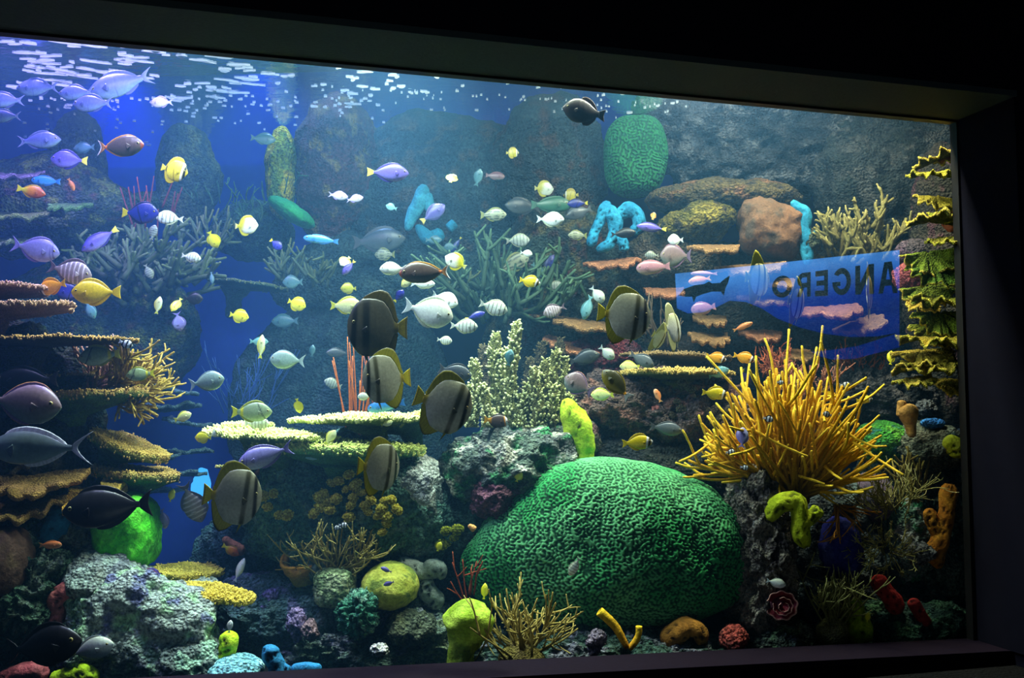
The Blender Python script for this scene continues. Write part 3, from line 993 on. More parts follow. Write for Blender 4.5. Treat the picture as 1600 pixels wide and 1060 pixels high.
# palette of surgeonfish
K['purple'] = Kind('purple_tang', 'fish', .46, UNI_U, UNI_U, .15, grad('#2c2478', '#6456b8', '#8c88d8'), ('#2a2470', '#40389a'), ('#e8d850', '#f0e060'),
                fork=.12, tl=.16, dors=(.18, .93, .06), anal=(.42, .93, .06), tail_h=.12, pectc=('#9a90d8', '#c8c0f0'))
K['bluetang'] = Kind('blue_tang', 'fish', .52, UNI_U, UNI_U, .15, bands(grad('#16146a', '#2a2a9c', '#3840b0'), [(.6, .02, '#0a0a30', .1)]), ('#0c0c40', '#181860'), ('#e0d020', '#f0e020'),
                fork=.1, tl=.16, dors=(.18, .93, .06), anal=(.42, .93, .06), tail_h=.13)
K['lilac'] = Kind('lilac_surgeonfish', 'fish', .46, UNI_U, UNI_U, .16, bands(grad('#605898', '#807cb8', '#98a4c8'), [(.14, .015, '#504888', .05), (.20, .012, '#605898', .05)]),
                ('#6058a0', '#7870b0'), ('#7068b8', '#8a84c8'), fork=.5, tl=.17, dors=(.18, .93, .06), anal=(.42, .93, .06), tail_h=.17)
K['barred'] = Kind('barred_surgeonfish', 'fish', .48, UNI_U, UNI_U, .15, bands(grad('#6a5c6a', '#8a7c80', '#7a7868'), [(c, .016, '#c8bcc8', .03) for c in (.2, .32, .44, .56, .68, .8)]),
                ('#50404c', '#60505c'), ('#50404c', '#685868'), fork=.5, tl=.18, dors=(.18, .93, .08), anal=(.42, .93, .06), tail_h=.16)
K['convict'] = Kind('convict_tang', 'fish', .50, UNI_U, UNI_U, .16, bands(grad('#c8d0b0', '#dfe8dc', '#e8f0f0'), [(c, .014, '#2c302c', 0) for c in (.13, .30, .46, .62, .78)]),
                ('#b8c098', '#d0d8b8'), ('#c8d0c0', '#d8e0d0'), fork=.35, tl=.16, dors=(.18, .93, .06), anal=(.42, .93, .06), tail_h=.14)
K['white'] = Kind('pale_surgeonfish', 'fish', .54, UNI_U, UNI_U, .17, grad('#d8dcc0', '#e8f0e8', '#e8f4f4'), ('#d0d898', '#c8d8d0'), ('#d8e8e8', '#c8d8dc'),
                fork=.35, tl=.17, dors=(.18, .93, .06), anal=(.42, .93, .06), tail_h=.16)
K['bignose'] = Kind('grey_unicornfish', 'fish', .50, UNI_U, UNI_U, .17, grad('#6c8078', '#8aa49c', '#98b4b0'), ('#6a8080', '#88a0a0'), ('#90a8a8', '#a8c0c0'),
                fork=.4, tl=.17, dors=(.18, .93, .04), anal=(.42, .93, .04), tail_h=.18)
K['longuni'] = Kind('long_unicornfish', 'fish', .30, UNI_U, UNI_U, .13, grad('#484c58', '#5c6c70', '#7c9494'), ('#c8ccd8', '#e0e0e8'), ('#b8b8c8', '#c8c8d8'),
                fork=.75, tl=.2, dors=(.18, .93, .05), anal=(.42, .93, .04), tail_h=.15)
K['rabbit'] = Kind('brown_surgeonfish', 'fish', .48, UNI_U, UNI_U, .18, grad('#6a5460', '#7c6864', '#6c8078'), ('#6a5478', '#886c90', '#d08a20'), ('#5c4c68', '#70607c'),
                fork=.3, tl=.16, dors=(.15, .93, .05), anal=(.42, .93, .05), tail_h=.16)
K['sweep'] = Kind('silver_drummer', 'fish', .38, OVAL_U, OVAL_U, .15, bands(grad('#3c4088', '#5c62a8', '#7c98b0'), [(.5, .01, '#5c64a0', 0)]), ('#444c8c', '#5c649c'), ('#5c60a0', '#8088c0'),
                fork=.65, tl=.17, dors=(.3, .9, .06), anal=(.6, .9, .05), tail_h=.14)
K['chromis'] = Kind('lilac_chromis', 'fish', .42, OVAL_U, OVAL_U, .16, grad('#9078c8', '#b8a8e0', '#d0d0e8'), ('#8870c0', '#a898d8'), ('#a090d0', '#c0b8e8'),
                fork=.65, tl=.2, dors=(.3, .9, .07), anal=(.6, .9, .06), tail_h=.15)
K['anthias'] = Kind('orange_wrasse', 'fish', .30, SLIM_U, SLIM_U, .14, grad('#c86830', '#d88850', '#e0a880'), ('#c86828', '#e09048'), ('#d89050', '#e0a060'),
                fork=.35, tl=.16, dors=(.25, .92, .05), anal=(.5, .92, .04), tail_h=.11)
K['slim'] = Kind('slender_wrasse', 'fish', .22, SLIM_U, SLIM_U, .11, grad('#2060b0', '#3888d8', '#60a8e0'), ('#2060b0', '#3888d8'), ('#2868c0', '#3888d8'),
                fork=.2, tl=.15, dors=(.25, .92, .04), anal=(.5, .92, .03), tail_h=.08)
# foxface: yellow with black and white face
foxc = bands(grad('#d8b808', '#e8cc10', '#e8d428'), [(.22, .035, '#f0f0f0', -.04), (.13, .05, '#101014', -.04), (.02, .045, '#e8e8f0', 0)])
K['fox'] = Kind('foxface_rabbitfish', 'fish', .44, OVAL_U, OVAL_U, .15, foxc, ('#d8b808', '#e0c010'), ('#e0c410', '#e8d020'), fork=.25, tl=.15,
                dors=(.22, .93, .09), anal=(.5, .93, .07), tail_h=.13)
K['foxorange'] = Kind('orange_foxface', 'fish', .44, OVAL_U, OVAL_U, .15, bands(grad('#d88810', '#e8a020', '#e8b040'), [(.22, .035, '#f0f0f0', -.04), (.13, .05, '#101014', -.04), (.02, .045, '#e0e0f0', 0)]),
                ('#d88c10', '#e0a020'), ('#e0a010', '#e8b820'), fork=.25, tl=.15, dors=(.22, .93, .09), anal=(.5, .93, .07), tail_h=.13)
K['yellow'] = Kind('yellow_tang', 'fish', .56, DEEP_U, DEEP_U, .15, grad('#d8d020', '#e8e030', '#e8e460'), ('#d0c818', '#e0d820'), ('#e0dc20', '#e8e430'),
                fork=.15, tl=.14, dors=(.18, .95, .10), anal=(.4, .95, .10), tail_h=.14)
K['gold'] = Kind('golden_surgeonfish', 'fish', .50, UNI_U, UNI_U, .15, grad('#b89810', '#c8a818', '#b0a020'), ('#c09c10', '#d0a818'), ('#c8a810', '#d8b820'),
                fork=.12, tl=.18, dors=(.15, .95, .08), anal=(.4, .95, .08), tail_h=.15)
butc = bands(grad('#c8b020', '#d8c428', '#e0d030'), [(.20, .035, '#f4f4f4', 0), (.11, .045, '#0c0c10', 0), (.9, .03, '#302808', 0), (.55, .02, '#8a7410', .1)])
K['butter'] = Kind('yellow_butterflyfish', 'fish', .66, DEEP_U, DEEP_U, .14, butc, ('#c8b020', '#d0b820', '#3a3008'), ('#d8c830', '#e0d040'), fork=.05, tl=.12,
                dors=(.2, .95, .14), anal=(.42, .95, .14), tail_h=.12)
K['whiteyel'] = Kind('white_butterflyfish', 'fish', .62, DEEP_U, DEEP_U, .14, lambda s, t, V: mixc(H('#e8ecd8'), H('#c8c020'), ss(.5, .8, s + .12 * t)), ('#c0b818', '#d8d030'), ('#d8d430', '#e0e0a0'),
                fork=.05, tl=.12, dors=(.2, .95, .12), anal=(.42, .95, .12), tail_h=.12)
K['striped'] = Kind('striped_sweetlips', 'fish', .46, OVAL_U, OVAL_U, .15, stripes(grad('#a8ac88', '#b8bc98', '#c0c4a8'), 5, '#2c2c20', .35), ('#8a9040', '#a0a848'), ('#90984c', '#a8b050'),
                fork=.2, tl=.15, dors=(.2, .93, .07), anal=(.5, .93, .06))
K['foxgrey'] = Kind('grey_green_fish', 'fish', .46, OVAL_U, OVAL_U, .15, bands(grad('#6c7c58', '#8a9c78', '#90a890'), [(.3, .015, '#1c2018', .12), (.86, .04, '#c8c020', 0)]), ('#7c8838', '#a0a830'),
                ('#d0cc20', '#e0dc28'), fork=.3, tl=.16, dors=(.2, .93, .07), anal=(.5, .93, .06), tail_h=.15)
K['damsel'] = Kind('humbug_damselfish', 'fish', .56, OVAL_U, OVAL_U, .2, bands(grad('#e8ecf0', '#e8f0f4', '#e8f0f4'), [(.12, .07, '#08080c', 0), (.45, .075, '#08080c', 0), (.8, .07, '#08080c', 0)]),
                ('#08080c', '#101014'), ('#d0d8e0', '#e0e8f0'), fork=.3, tl=.16, dors=(.2, .93, .10), anal=(.5, .93, .10), tail_h=.15)
K['grey'] = Kind('grey_snapper', 'fish', .42, OVAL_U, OVAL_U, .15, grad('#48505a', '#5c6468', '#70787a'), ('#404850', '#505860'), ('#484c50', '#585c60'),
                fork=.35, tl=.16, dors=(.2, .93, .06), anal=(.55, .93, .05), tail_h=.14)
K['pink'] = Kind('pink_parrotfish', 'fish', .38, SLIM_U, SLIM_U, .16, grad('#8a5c64', '#a87480', '#a89888'), ('#98606c', '#b07480'), ('#a06c78', '#b08088'),
                fork=.15, tl=.15, dors=(.2, .93, .05), anal=(.5, .93, .04), tail_h=.12)
K['parrot'] = Kind('green_parrotfish', 'fish', .36, SLIM_U, SLIM_U, .16, grad('#2c6048', '#3c7858', '#4c8870'), ('#286048', '#388060'), ('#2c6850', '#3c8868'),
                fork=.15, tl=.15, dors=(.2, .93, .05), anal=(.5, .93, .04), tail_h=.12)
K['paleyel'] = Kind('pale_yellow_fish', 'fish', .48, OVAL_U, OVAL_U, .16, grad('#d0d058', '#e0e4a0', '#e8f0d8'), ('#c8c840', '#d8d860'), ('#c8cc40', '#d8dc50'),
                fork=.3, tl=.16, dors=(.2, .93, .07), anal=(.5, .93, .06), tail_h=.14)
K['teal'] = Kind('pale_teal_fish', 'fish', .44, OVAL_U, OVAL_U, .15, grad('#4a8088', '#6ca0a8', '#88b8c0'), ('#4a8088', '#5c98a0'), ('#5c98a0', '#70a8b0'),
                fork=.35, tl=.16, dors=(.2, .93, .06), anal=(.5, .93, .05), tail_h=.14)
K['orangeyel'] = Kind('orange_yellow_wrasse', 'fish', .42, OVAL_U, OVAL_U, .16, lambda s, t, V: mixc(mixc(H('#a04820'), H('#c87818'), ss(.2, .6, s)), H('#c8c020'), ss(.6, .95, s)), ('#a87018', '#c0a020'),
                ('#d0c428', '#e0d430'), fork=.15, tl=.16, dors=(.2, .93, .06), anal=(.5, .93, .06), tail_h=.13)
K['banner'] = Kind('bannerfish', 'fish', .56, DEEP_U, DEEP_U, .14, stripes(grad('#b0b8b8', '#c0c8c8', '#b0b8b8'), 4, '#1c2420', .4, .5), ('#a0a8a8', '#c0c8c8'), ('#303830', '#384038'),
                fork=.05, tl=.12, dors=(.2, .9, .1), anal=(.5, .93, .08), tail_h=.12)
K['moorish'] = Kind('black_and_orange_fish', 'fish', .48, OVAL_U, OVAL_U, .16, bands(grad('#40302c', '#54443c', '#483830'), [(.92, .10, '#d89818', 0), (.12, .05, '#e8e8e8', .05), (.2, .025, '#e09020', .05)]),
                ('#302420', '#40302c'), ('#e0a020', '#e8b028'), fork=.2, tl=.15, dors=(.2, .93, .06), anal=(.5, .93, .06))

# ------------------------------------------------------------------ large rockwork, back to front
DK = ['#2c3438', '#3c4440', '#23282c']
# far rockwork along the blue backdrop
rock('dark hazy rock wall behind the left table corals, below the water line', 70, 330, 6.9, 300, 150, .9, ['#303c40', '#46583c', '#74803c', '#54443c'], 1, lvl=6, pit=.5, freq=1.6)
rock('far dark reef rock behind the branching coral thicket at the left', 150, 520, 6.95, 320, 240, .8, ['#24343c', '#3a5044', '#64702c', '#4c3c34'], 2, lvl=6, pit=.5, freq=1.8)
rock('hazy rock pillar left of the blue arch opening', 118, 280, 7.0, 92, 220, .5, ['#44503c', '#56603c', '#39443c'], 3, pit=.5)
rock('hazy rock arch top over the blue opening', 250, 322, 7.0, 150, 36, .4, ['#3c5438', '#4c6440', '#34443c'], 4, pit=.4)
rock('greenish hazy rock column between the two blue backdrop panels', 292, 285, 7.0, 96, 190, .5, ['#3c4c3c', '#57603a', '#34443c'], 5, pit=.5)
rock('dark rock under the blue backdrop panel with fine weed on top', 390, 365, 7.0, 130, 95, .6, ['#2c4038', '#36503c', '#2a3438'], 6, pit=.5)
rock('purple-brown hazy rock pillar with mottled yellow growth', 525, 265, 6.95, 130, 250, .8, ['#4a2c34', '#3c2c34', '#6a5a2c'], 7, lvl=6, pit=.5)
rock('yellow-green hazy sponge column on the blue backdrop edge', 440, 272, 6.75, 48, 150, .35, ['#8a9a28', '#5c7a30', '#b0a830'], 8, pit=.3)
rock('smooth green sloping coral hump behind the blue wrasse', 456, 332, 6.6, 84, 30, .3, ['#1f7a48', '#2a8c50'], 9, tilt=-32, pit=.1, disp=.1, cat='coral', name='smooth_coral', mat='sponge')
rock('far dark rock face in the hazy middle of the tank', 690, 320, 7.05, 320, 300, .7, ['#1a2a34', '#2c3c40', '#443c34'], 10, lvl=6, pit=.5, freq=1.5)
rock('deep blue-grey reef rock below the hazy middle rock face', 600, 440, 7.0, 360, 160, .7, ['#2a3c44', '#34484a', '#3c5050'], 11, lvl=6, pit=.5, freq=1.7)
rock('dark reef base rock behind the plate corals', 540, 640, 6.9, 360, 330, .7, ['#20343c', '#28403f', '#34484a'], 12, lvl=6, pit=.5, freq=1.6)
rock('dark rock mass behind the pillar corals', 890, 520, 6.8, 260, 420, .8, ['#202c30', '#3a4840', '#5c5434', '#4c3430'], 13, lvl=6, pit=.6, freq=1.8)
rock('rock face above the blue sponge, left of the hanging green brain coral', 860, 260, 6.85, 190, 220, .6, ['#283438', '#303c3c', '#443830'], 14, lvl=6, pit=.5)
rock('pitted grey rock wall in the upper right of the tank', 1180, 210, 6.75, 380, 190, .8, ['#3c4044', '#282c30', '#5c6064', '#1c2024'], 15, lvl=6, pit=.9, disp=.3, freq=2.0)
rock('dark pitted rock wall at the upper right corner', 1385, 260, 6.6, 230, 260, .8, ['#242c2a', '#343a3a', '#484a48', '#1c2020'], 16, lvl=6, pit=.8, freq=2.0)
rock('dark recessed rock behind the mirrored blue sign', 1220, 500, 6.9, 460, 260, .7, ['#1c2224', '#2c302c', '#3c3830'], 17, lvl=6, pit=.7, freq=2.0)
rock('brown mottled rock shelf under the grey rock wall', 1130, 315, 6.5, 250, 60, .7, ['#54492c', '#443c28', '#6a4c34', '#2c2620'], 18, lvl=6, pit=.7, freq=3)
rock('mustard encrusted rock ridge beside the brown boulder', 1088, 350, 6.35, 130, 60, .5, ['#6c6024', '#54501f', '#8a7c34', '#2c2824'], 19, pit=.8, tilt=12, freq=4)
rock('large smooth brown boulder coral beside the blue tube sponge', 1200, 360, 6.25, 110, 92, .5, ['#5c4430', '#6c4c34', '#4c4034'], 20, pit=.25, disp=.3, box_=.5, freq=3, taper=.22, name='boulder', cat='boulder', mat='sponge', tilt=-10)
rock('dark rough rock under the mustard ridge', 1050, 410, 6.55, 160, 110, .5, ['#3c3c34', '#4c4838', '#5c5040'], 21, pit=.8, freq=3)
rock('mauve grey rubble slope between the pillar corals and the gorgonian', 1020, 650, 6.0, 310, 130, .9, ['#5a4c4c', '#6c5850', '#8a6054', '#3c3438'], 22, lvl=6, pit=1.0, disp=.3, freq=4)
rock('dark rock ledge under the mauve rubble slope', 1010, 740, 5.9, 340, 120, .9, ['#20262c', '#2c302c', '#34342c'], 23, lvl=6, pit=.7, freq=2.5)
rock('dark rock hollow behind the orange foxfaces', 1080, 590, 6.5, 260, 130, .6, ['#2c2a2c', '#3a342c', '#34303a'], 24, lvl=5, pit=.7, freq=2.5)
rock('dusky red coral mound behind the small white fish', 945, 560, 6.3, 120, 70, .4, ['#5c2430', '#6c2c34', '#4a2c34'], 25, pit=.8, freq=5)
rock('pale blotched rock under the pillar corals with green film', 800, 740, 5.55, 220, 150, .8, ['#5c6c60', '#5a5f60', '#3c7c50', '#c0c0b0'], 26, lvl=6, pit=.9, disp=.28, freq=3)
rock('dark rock base left of the green brain coral', 745, 850, 5.7, 190, 210, .8, ['#1c3838', '#24443c', '#2c3c3c'], 27, lvl=6, pit=.6, freq=2.5)
rock('large dark green rock dotted with yellow cup corals', 540, 800, 5.45, 330, 210, .9, ['#567c70', '#4c7468', '#648c70', '#7c9488'], 28, lvl=6, pit=.7, freq=2.6)
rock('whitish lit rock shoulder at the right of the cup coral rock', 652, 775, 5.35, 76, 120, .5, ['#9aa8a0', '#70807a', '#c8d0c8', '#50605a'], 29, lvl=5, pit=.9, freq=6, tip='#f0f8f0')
rock('dark rock left of the cup coral rock, under the batfish', 395, 880, 5.9, 180, 220, .7, ['#1c3a3c', '#244840', '#2c4444'], 30, lvl=6, pit=.6, freq=2.5)
rock('rough green-grey floor rock in front of the yellow dome coral', 570, 1015, 5.2, 420, 140, .7, ['#748a7a', '#5c706a', '#8a9c7c', '#7c7c8c'], 31, lvl=6, pit=1.1, disp=.35, freq=4)
rock('shadowed floor rock below the orange barrel sponge', 430, 960, 5.2, 230, 110, .6, ['#48666a', '#54706c', '#6a6c90'], 32, lvl=6, pit=.9, freq=4)
rock('dark rough floor rock under the green brain coral', 960, 1030, 5.05, 420, 80, .5, ['#446054', '#4c6458', '#7c7c88', '#304840'], 33, lvl=6, pit=1.2, disp=.4, freq=5)
rock('grey pitted rock pillar right of the green brain coral', 1180, 870, 5.3, 90, 280, .6, ['#7c7468', '#5a5650', '#948c80', '#3c3636'], 34, lvl=6, pit=1.3, disp=.35, freq=5)
rock('dark rock mass below the yellow finger coral', 1280, 900, 5.75, 260, 300, .7, ['#4c5458', '#383e40', '#5c6a68'], 35, lvl=6, pit=.9, freq=3)
rock('dark green rock corner behind the orange sponge', 1440, 850, 6.0, 170, 400, .8, ['#445c50', '#384a44', '#64786c', '#84948a'], 36, lvl=6, pit=1.0, freq=4)
rock('pale rough rock shelf under the fan sponge', 1455, 700, 5.6, 110, 70, .5, ['#6c6c58', '#585c4c', '#808470', '#44544c'], 37, lvl=5, pit=1.2, freq=7)
rock('green and white encrusted rock beside the orange branched sponge', 1420, 840, 5.6, 70, 130, .3, ['#50705c', '#7a8a80', '#3c8a5c', '#b0b4b0'], 38, lvl=5, pit=1.3, freq=8)
rock('dark rock behind the right hand lettuce corals', 1475, 450, 5.95, 110, 460, .6, ['#2c2c24', '#38342c', '#4c3438'], 39, lvl=6, pit=.8, freq=3)
rock('dark pitted rock behind the damselfish above the fan sponge', 1370, 620, 6.1, 230, 130, .6, ['#3c3c3c', '#2c3030', '#504c4a'], 40, lvl=6, pit=1.1, freq=5)
rock('dark floor rock in the bottom right corner', 1400, 985, 5.5, 260, 90, .5, ['#3c5c48', '#304a44', '#54805c'], 41, lvl=6, pit=1.1, freq=5)
rock('mossy floor rock beside the pink rosette coral', 1205, 995, 5.2, 130, 60, .4, ['#44504a', '#3a443c', '#6c7264', '#50684c'], 42, lvl=5, pit=1.3, freq=8)
# left foreground rocks
rock('huge dark rock carrying the left table corals', 30, 720, 5.05, 230, 400, .8, ['#2a2c28', '#34342c', '#203430'], 43, lvl=6, pit=.7, freq=2.5)
rock('mossy green rock in the lower left corner', 50, 930, 4.75, 150, 190, .6, ['#3c5a44', '#2c4438', '#56705a', '#6c7c6c'], 44, lvl=6, pit=1.3, disp=.35, freq=6)
rock('smooth dark brown dome coral at the left edge', 8, 880, 4.5, 70, 110, .4, ['#4a3428', '#3c2c24', '#54402c'], 45, pit=.1, disp=.1, name='dome_coral', cat='coral', mat='sponge')
rock('big pale grey-green rock in the lower left, speckled with light moss', 215, 985, 4.72, 250, 200, .6, ['#98a0a0', '#a0aca4', '#a8d0a4', '#70749a'], 46, lvl=6, pit=.22, disp=.34, freq=3.2, taper=-.1)
rock('upper knob of the pale grey-green rock, below the bright green coral', 165, 905, 4.75, 110, 100, .5, ['#8c9488', '#7c8488', '#98a89c'], 47, lvl=5, pit=.4, disp=.25, freq=5)
rock('rough pale rock with tangled growth above the grey rock', 125, 845, 4.9, 80, 120, .4, ['#6c7c60', '#56684c', '#8a9480', '#34443c'], 48, lvl=5, pit=1.4, disp=.35, freq=8)
rock('pale rock under the yellow green sponge at the bottom', 300, 1035, 4.6, 120, 80, .4, ['#7a8a84', '#687470', '#9ac0a8'], 49, lvl=5, pit=.9, freq=6)
rock('dark red striped rock under the yellow table coral', 232, 933, 4.72, 44, 80, .3, ['#6c2c20', '#4c2420', '#7c4c3c', '#4a3c8c'], 50, pit=.8, freq=10)
rock('bright green smooth coral head standing on the grey rock', 200, 832, 4.85, 84, 118, .4, ['#48c020', '#34901c', '#60d034'], 51, pit=.25, disp=.22, box_=.6, freq=3, name='green_coral', cat='coral', mat='sponge', taper=-.12)
rock('pale blue-white rock slab on the sill at the bottom left', 370, 1046, 4.5, 80, 34, .3, ['#88c8d0', '#6cb0c0', '#a8d8d8'], 52, pit=.5, disp=.2, freq=5)
rock('mint green lace rock below the bush coral', 560, 960, 4.8, 46, 58, .22, ['#7cb898', '#3c7c64', '#b0e8c8', '#183c34'], 53, pit=2.0, disp=.4, freq=12)
rock('yellow-green dome coral on the tank floor', 607, 916, 5.0, 90, 70, .4, ['#b0b040', '#98a840', '#c0c050', '#788838'], 54, pit=.18, disp=.14, freq=3, name='dome_coral', cat='coral', mat='sponge')
rock('pale square rock under the bush coral', 525, 915, 5.02, 62, 60, .3, ['#8ca070', '#708c5c', '#a8b488'], 55, box_=.8, pit=.3, disp=.15)
rock('green coral mound behind the yellow finger coral, right of it', 1378, 690, 5.75, 82, 66, .4, ['#3c8a2c', '#2c6c34', '#5ca030', '#246060'], 56, pit=.2, disp=.15, name='coral_mound', cat='coral')
rock('dusky mauve round coral behind the lacy gorgonian', 1360, 778, 5.65, 66, 76, .4, ['#5c4c5c', '#6a5668', '#4a4454'], 57, pit=.1, disp=.1, name='round_coral', cat='coral', mat='sponge')
rock('deep blue pitted round sponge under the yellow finger coral', 1312, 858, 5.4, 62, 100, .35, ['#30308c', '#26287c', '#4a4ca0'], 58, pit=.12, disp=.14, name='round_sponge', cat='sponge', mat='sponge')
rock('salmon red pitted sponge on the floor right of the orange one', 1148, 995, 4.98, 42, 36, .2, ['#b85044', '#a04438', '#c86858'], 59, pit=.8, freq=12, name='red_sponge', cat='sponge')
rock('orange-brown round coral against the right window edge', 1489, 342, 5.4, 26, 40, .2, ['#b0603c', '#a05434', '#c07048'], 60, pit=.15, disp=.1, freq=8, name='round_coral', cat='coral', mat='sponge')
rock('faint red soft mound in the dark behind the damselfish', 1382, 610, 6.0, 36, 24, .2, ['#b02840', '#8a2034'], 61, pit=.9, freq=14, name='red_coral', cat='coral')
rock('mauve soft coral cluster at the edge of the brain coral', 780, 778, 5.25, 70, 60, .3, ['#6c4450', '#7c5060', '#54343c'], 62, pit=1.4, disp=.35, freq=7, name='soft_coral', cat='coral')
rock('tiny dull blue sponge on the shelf right of the fan sponge', 1457, 662, 5.5, 32, 16, .15, ['#2c6cb0', '#3c80c0'], 63, pit=.9, freq=14, name='blue_sponge', cat='sponge')
for i, (x, y, wd, ht, Y, lab) in enumerate([
        (1258, 380, 40, 50, 6.2, 'small mossy knob below the blue tube sponge'), (1375, 590, 60, 40, 6.2, 'dark red-brown clump under the sign'),
        (1245, 575, 60, 40, 6.2, 'dim reddish clump above the yellow finger coral'), (1085, 722, 44, 40, 5.75, 'round button coral in the dark under the slope'),
        (905, 690, 60, 70, 5.6, 'mottled grey knob right of the pale blotched rock'), (640, 985, 80, 60, 4.95, 'rough olive floor knob right of the lace rock'),
        (1430, 395, 60, 40, 5.9, 'mauve encrusted knob beside the lettuce corals'), (1425, 430, 44, 50, 5.8, 'pink encrusted knob left of the lettuce corals')]):
    pal = [['#4c5440', '#5c6048', '#6c6c50'], ['#6c3420', '#50301c', '#8a4424'], ['#6a4034', '#54342c', '#8a5a44'], ['#2c5048', '#3c6458', '#24403c'],
           ['#5c5c50', '#6a4c4c', '#70786a'], ['#5c6450', '#4a5444', '#707858'], ['#6c5464', '#50484c', '#806474'], ['#a05050', '#8a4448', '#c07068']][i]
    rock(lab, x, y, Y, wd, ht, .3, pal, 70 + i, pit=1.3, freq=9, lvl=4)
# coralline patches on the floor rock (mauve crust)
for i, (x, y, wd, ht, Y, c, lab) in enumerate([
        (420, 945, 24, 44, 5.0, '#8a80b8', 'lilac crust coral left on the shaded floor rock'), (463, 975, 24, 44, 4.85, '#9a84b4', 'lilac crust coral below the barrel sponge'),
        (485, 985, 18, 28, 4.8, '#a08088', 'pinkish crust coral beside the lilac one'), (593, 1015, 24, 18, 4.62, '#e8e8e0', 'small white shell rubble on the floor rock'),
        (930, 1005, 22, 34, 4.75, '#8a7c8c', 'grey-mauve crust on the floor left of the yellow tube sponge'), (1220, 870, 24, 40, 5.2, '#6c6468', 'grey leafy crust on the dark rock under the finger coral'),
        (1025, 640, 22, 12, 5.6, '#c87870', 'pink crust spot on the mauve slope'), (1438, 865, 40, 30, 5.25, '#8a8a88', 'pale grey crust under the green encrusted rock'),
        (1448, 640, 24, 20, 5.6, '#54585a', 'dark grey knob over the shelf at the right')]):
    rock(lab, x, y, Y, wd, ht, .08, [c, c, c], 90 + i, pit=1.4, disp=.5, freq=16, lvl=4, name='crust_coral', cat='coral')

# ------------------------------------------------------------------ brain corals
def sq(Q, n):
    # flat right shoulder and a square lower half, as the big head has
    hx, hz = np.abs(Q[:, 0]).max(), np.abs(Q[:, 2]).max()
    z = Q[:, 2] / hz; x = Q[:, 0] / hx
    Q = Q.copy()
    low = np.clip(-z, 0, 1)
    Q[:, 0] *= 1 + 0.16 * low * (1 - low)
    Q[:, 0] *= 1 - 0.14 * np.clip(z, 0, 1) ** 1.5 * (x > 0) - 0.30 * np.clip(z, 0, 1) ** 1.2 * (x < 0)
    Q[:, 0] += hx * .03 * np.clip(z, 0, 1)
    Q[:, 2] *= np.where(z < 0, .90, 1.0) 
    Q[:, 2] -= hz * 0.12 * np.clip(x, 0, 1) ** 2 * np.clip(z, 0, 1)
    return Q
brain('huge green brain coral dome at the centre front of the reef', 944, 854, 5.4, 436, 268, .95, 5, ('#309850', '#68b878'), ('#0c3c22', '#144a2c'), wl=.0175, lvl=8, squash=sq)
brain('hazy green brain coral hanging at the water line on the back wall', 990, 248, 6.5, 108, 130, .4, 6, ('#1c5c34', '#22683a'), ('#103c26', '#14442a'), wl=.021, lvl=8, name='green_brain_coral')

# ------------------------------------------------------------------ table and plate corals
bt, bu = '#a07c58', '#3c2c22'
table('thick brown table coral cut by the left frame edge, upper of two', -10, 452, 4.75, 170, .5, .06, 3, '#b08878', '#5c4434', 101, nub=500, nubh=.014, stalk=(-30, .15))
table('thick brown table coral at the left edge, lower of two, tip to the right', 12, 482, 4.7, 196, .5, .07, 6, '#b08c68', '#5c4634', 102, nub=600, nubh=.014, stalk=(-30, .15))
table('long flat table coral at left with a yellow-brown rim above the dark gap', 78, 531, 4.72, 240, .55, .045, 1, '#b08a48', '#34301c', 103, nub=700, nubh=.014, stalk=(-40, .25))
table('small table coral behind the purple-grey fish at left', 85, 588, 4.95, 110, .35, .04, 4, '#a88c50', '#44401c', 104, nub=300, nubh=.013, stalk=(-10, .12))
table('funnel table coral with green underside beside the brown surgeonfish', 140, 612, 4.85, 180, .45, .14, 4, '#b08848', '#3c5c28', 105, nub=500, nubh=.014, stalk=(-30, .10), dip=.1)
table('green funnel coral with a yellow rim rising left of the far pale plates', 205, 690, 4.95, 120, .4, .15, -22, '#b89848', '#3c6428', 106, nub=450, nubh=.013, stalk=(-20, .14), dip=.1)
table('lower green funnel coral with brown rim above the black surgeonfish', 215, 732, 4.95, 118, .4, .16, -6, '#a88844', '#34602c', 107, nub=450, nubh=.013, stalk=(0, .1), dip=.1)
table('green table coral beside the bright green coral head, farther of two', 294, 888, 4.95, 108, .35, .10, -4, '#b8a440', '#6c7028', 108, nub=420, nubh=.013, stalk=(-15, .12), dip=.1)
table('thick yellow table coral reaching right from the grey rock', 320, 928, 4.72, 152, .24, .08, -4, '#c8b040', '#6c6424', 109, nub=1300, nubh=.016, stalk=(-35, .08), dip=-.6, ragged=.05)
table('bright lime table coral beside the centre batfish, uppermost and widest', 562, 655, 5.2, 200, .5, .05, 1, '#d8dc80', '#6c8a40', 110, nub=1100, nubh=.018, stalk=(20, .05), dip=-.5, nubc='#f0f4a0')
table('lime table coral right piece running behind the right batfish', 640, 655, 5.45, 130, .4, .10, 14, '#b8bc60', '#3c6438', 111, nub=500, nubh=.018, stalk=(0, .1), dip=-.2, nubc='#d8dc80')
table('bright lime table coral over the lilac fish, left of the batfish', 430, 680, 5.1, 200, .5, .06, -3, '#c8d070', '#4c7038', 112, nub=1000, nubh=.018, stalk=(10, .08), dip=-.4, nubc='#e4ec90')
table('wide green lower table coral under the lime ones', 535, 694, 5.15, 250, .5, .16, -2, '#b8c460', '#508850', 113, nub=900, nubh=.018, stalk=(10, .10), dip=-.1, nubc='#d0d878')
table('small lime table coral next to the pale grey fish', 372, 668, 5.35, 100, .35, .05, 5, '#c8d070', '#4c7038', 114, nub=450, nubh=.018, stalk=(10, .06), dip=-.4, nubc='#e4ec90')
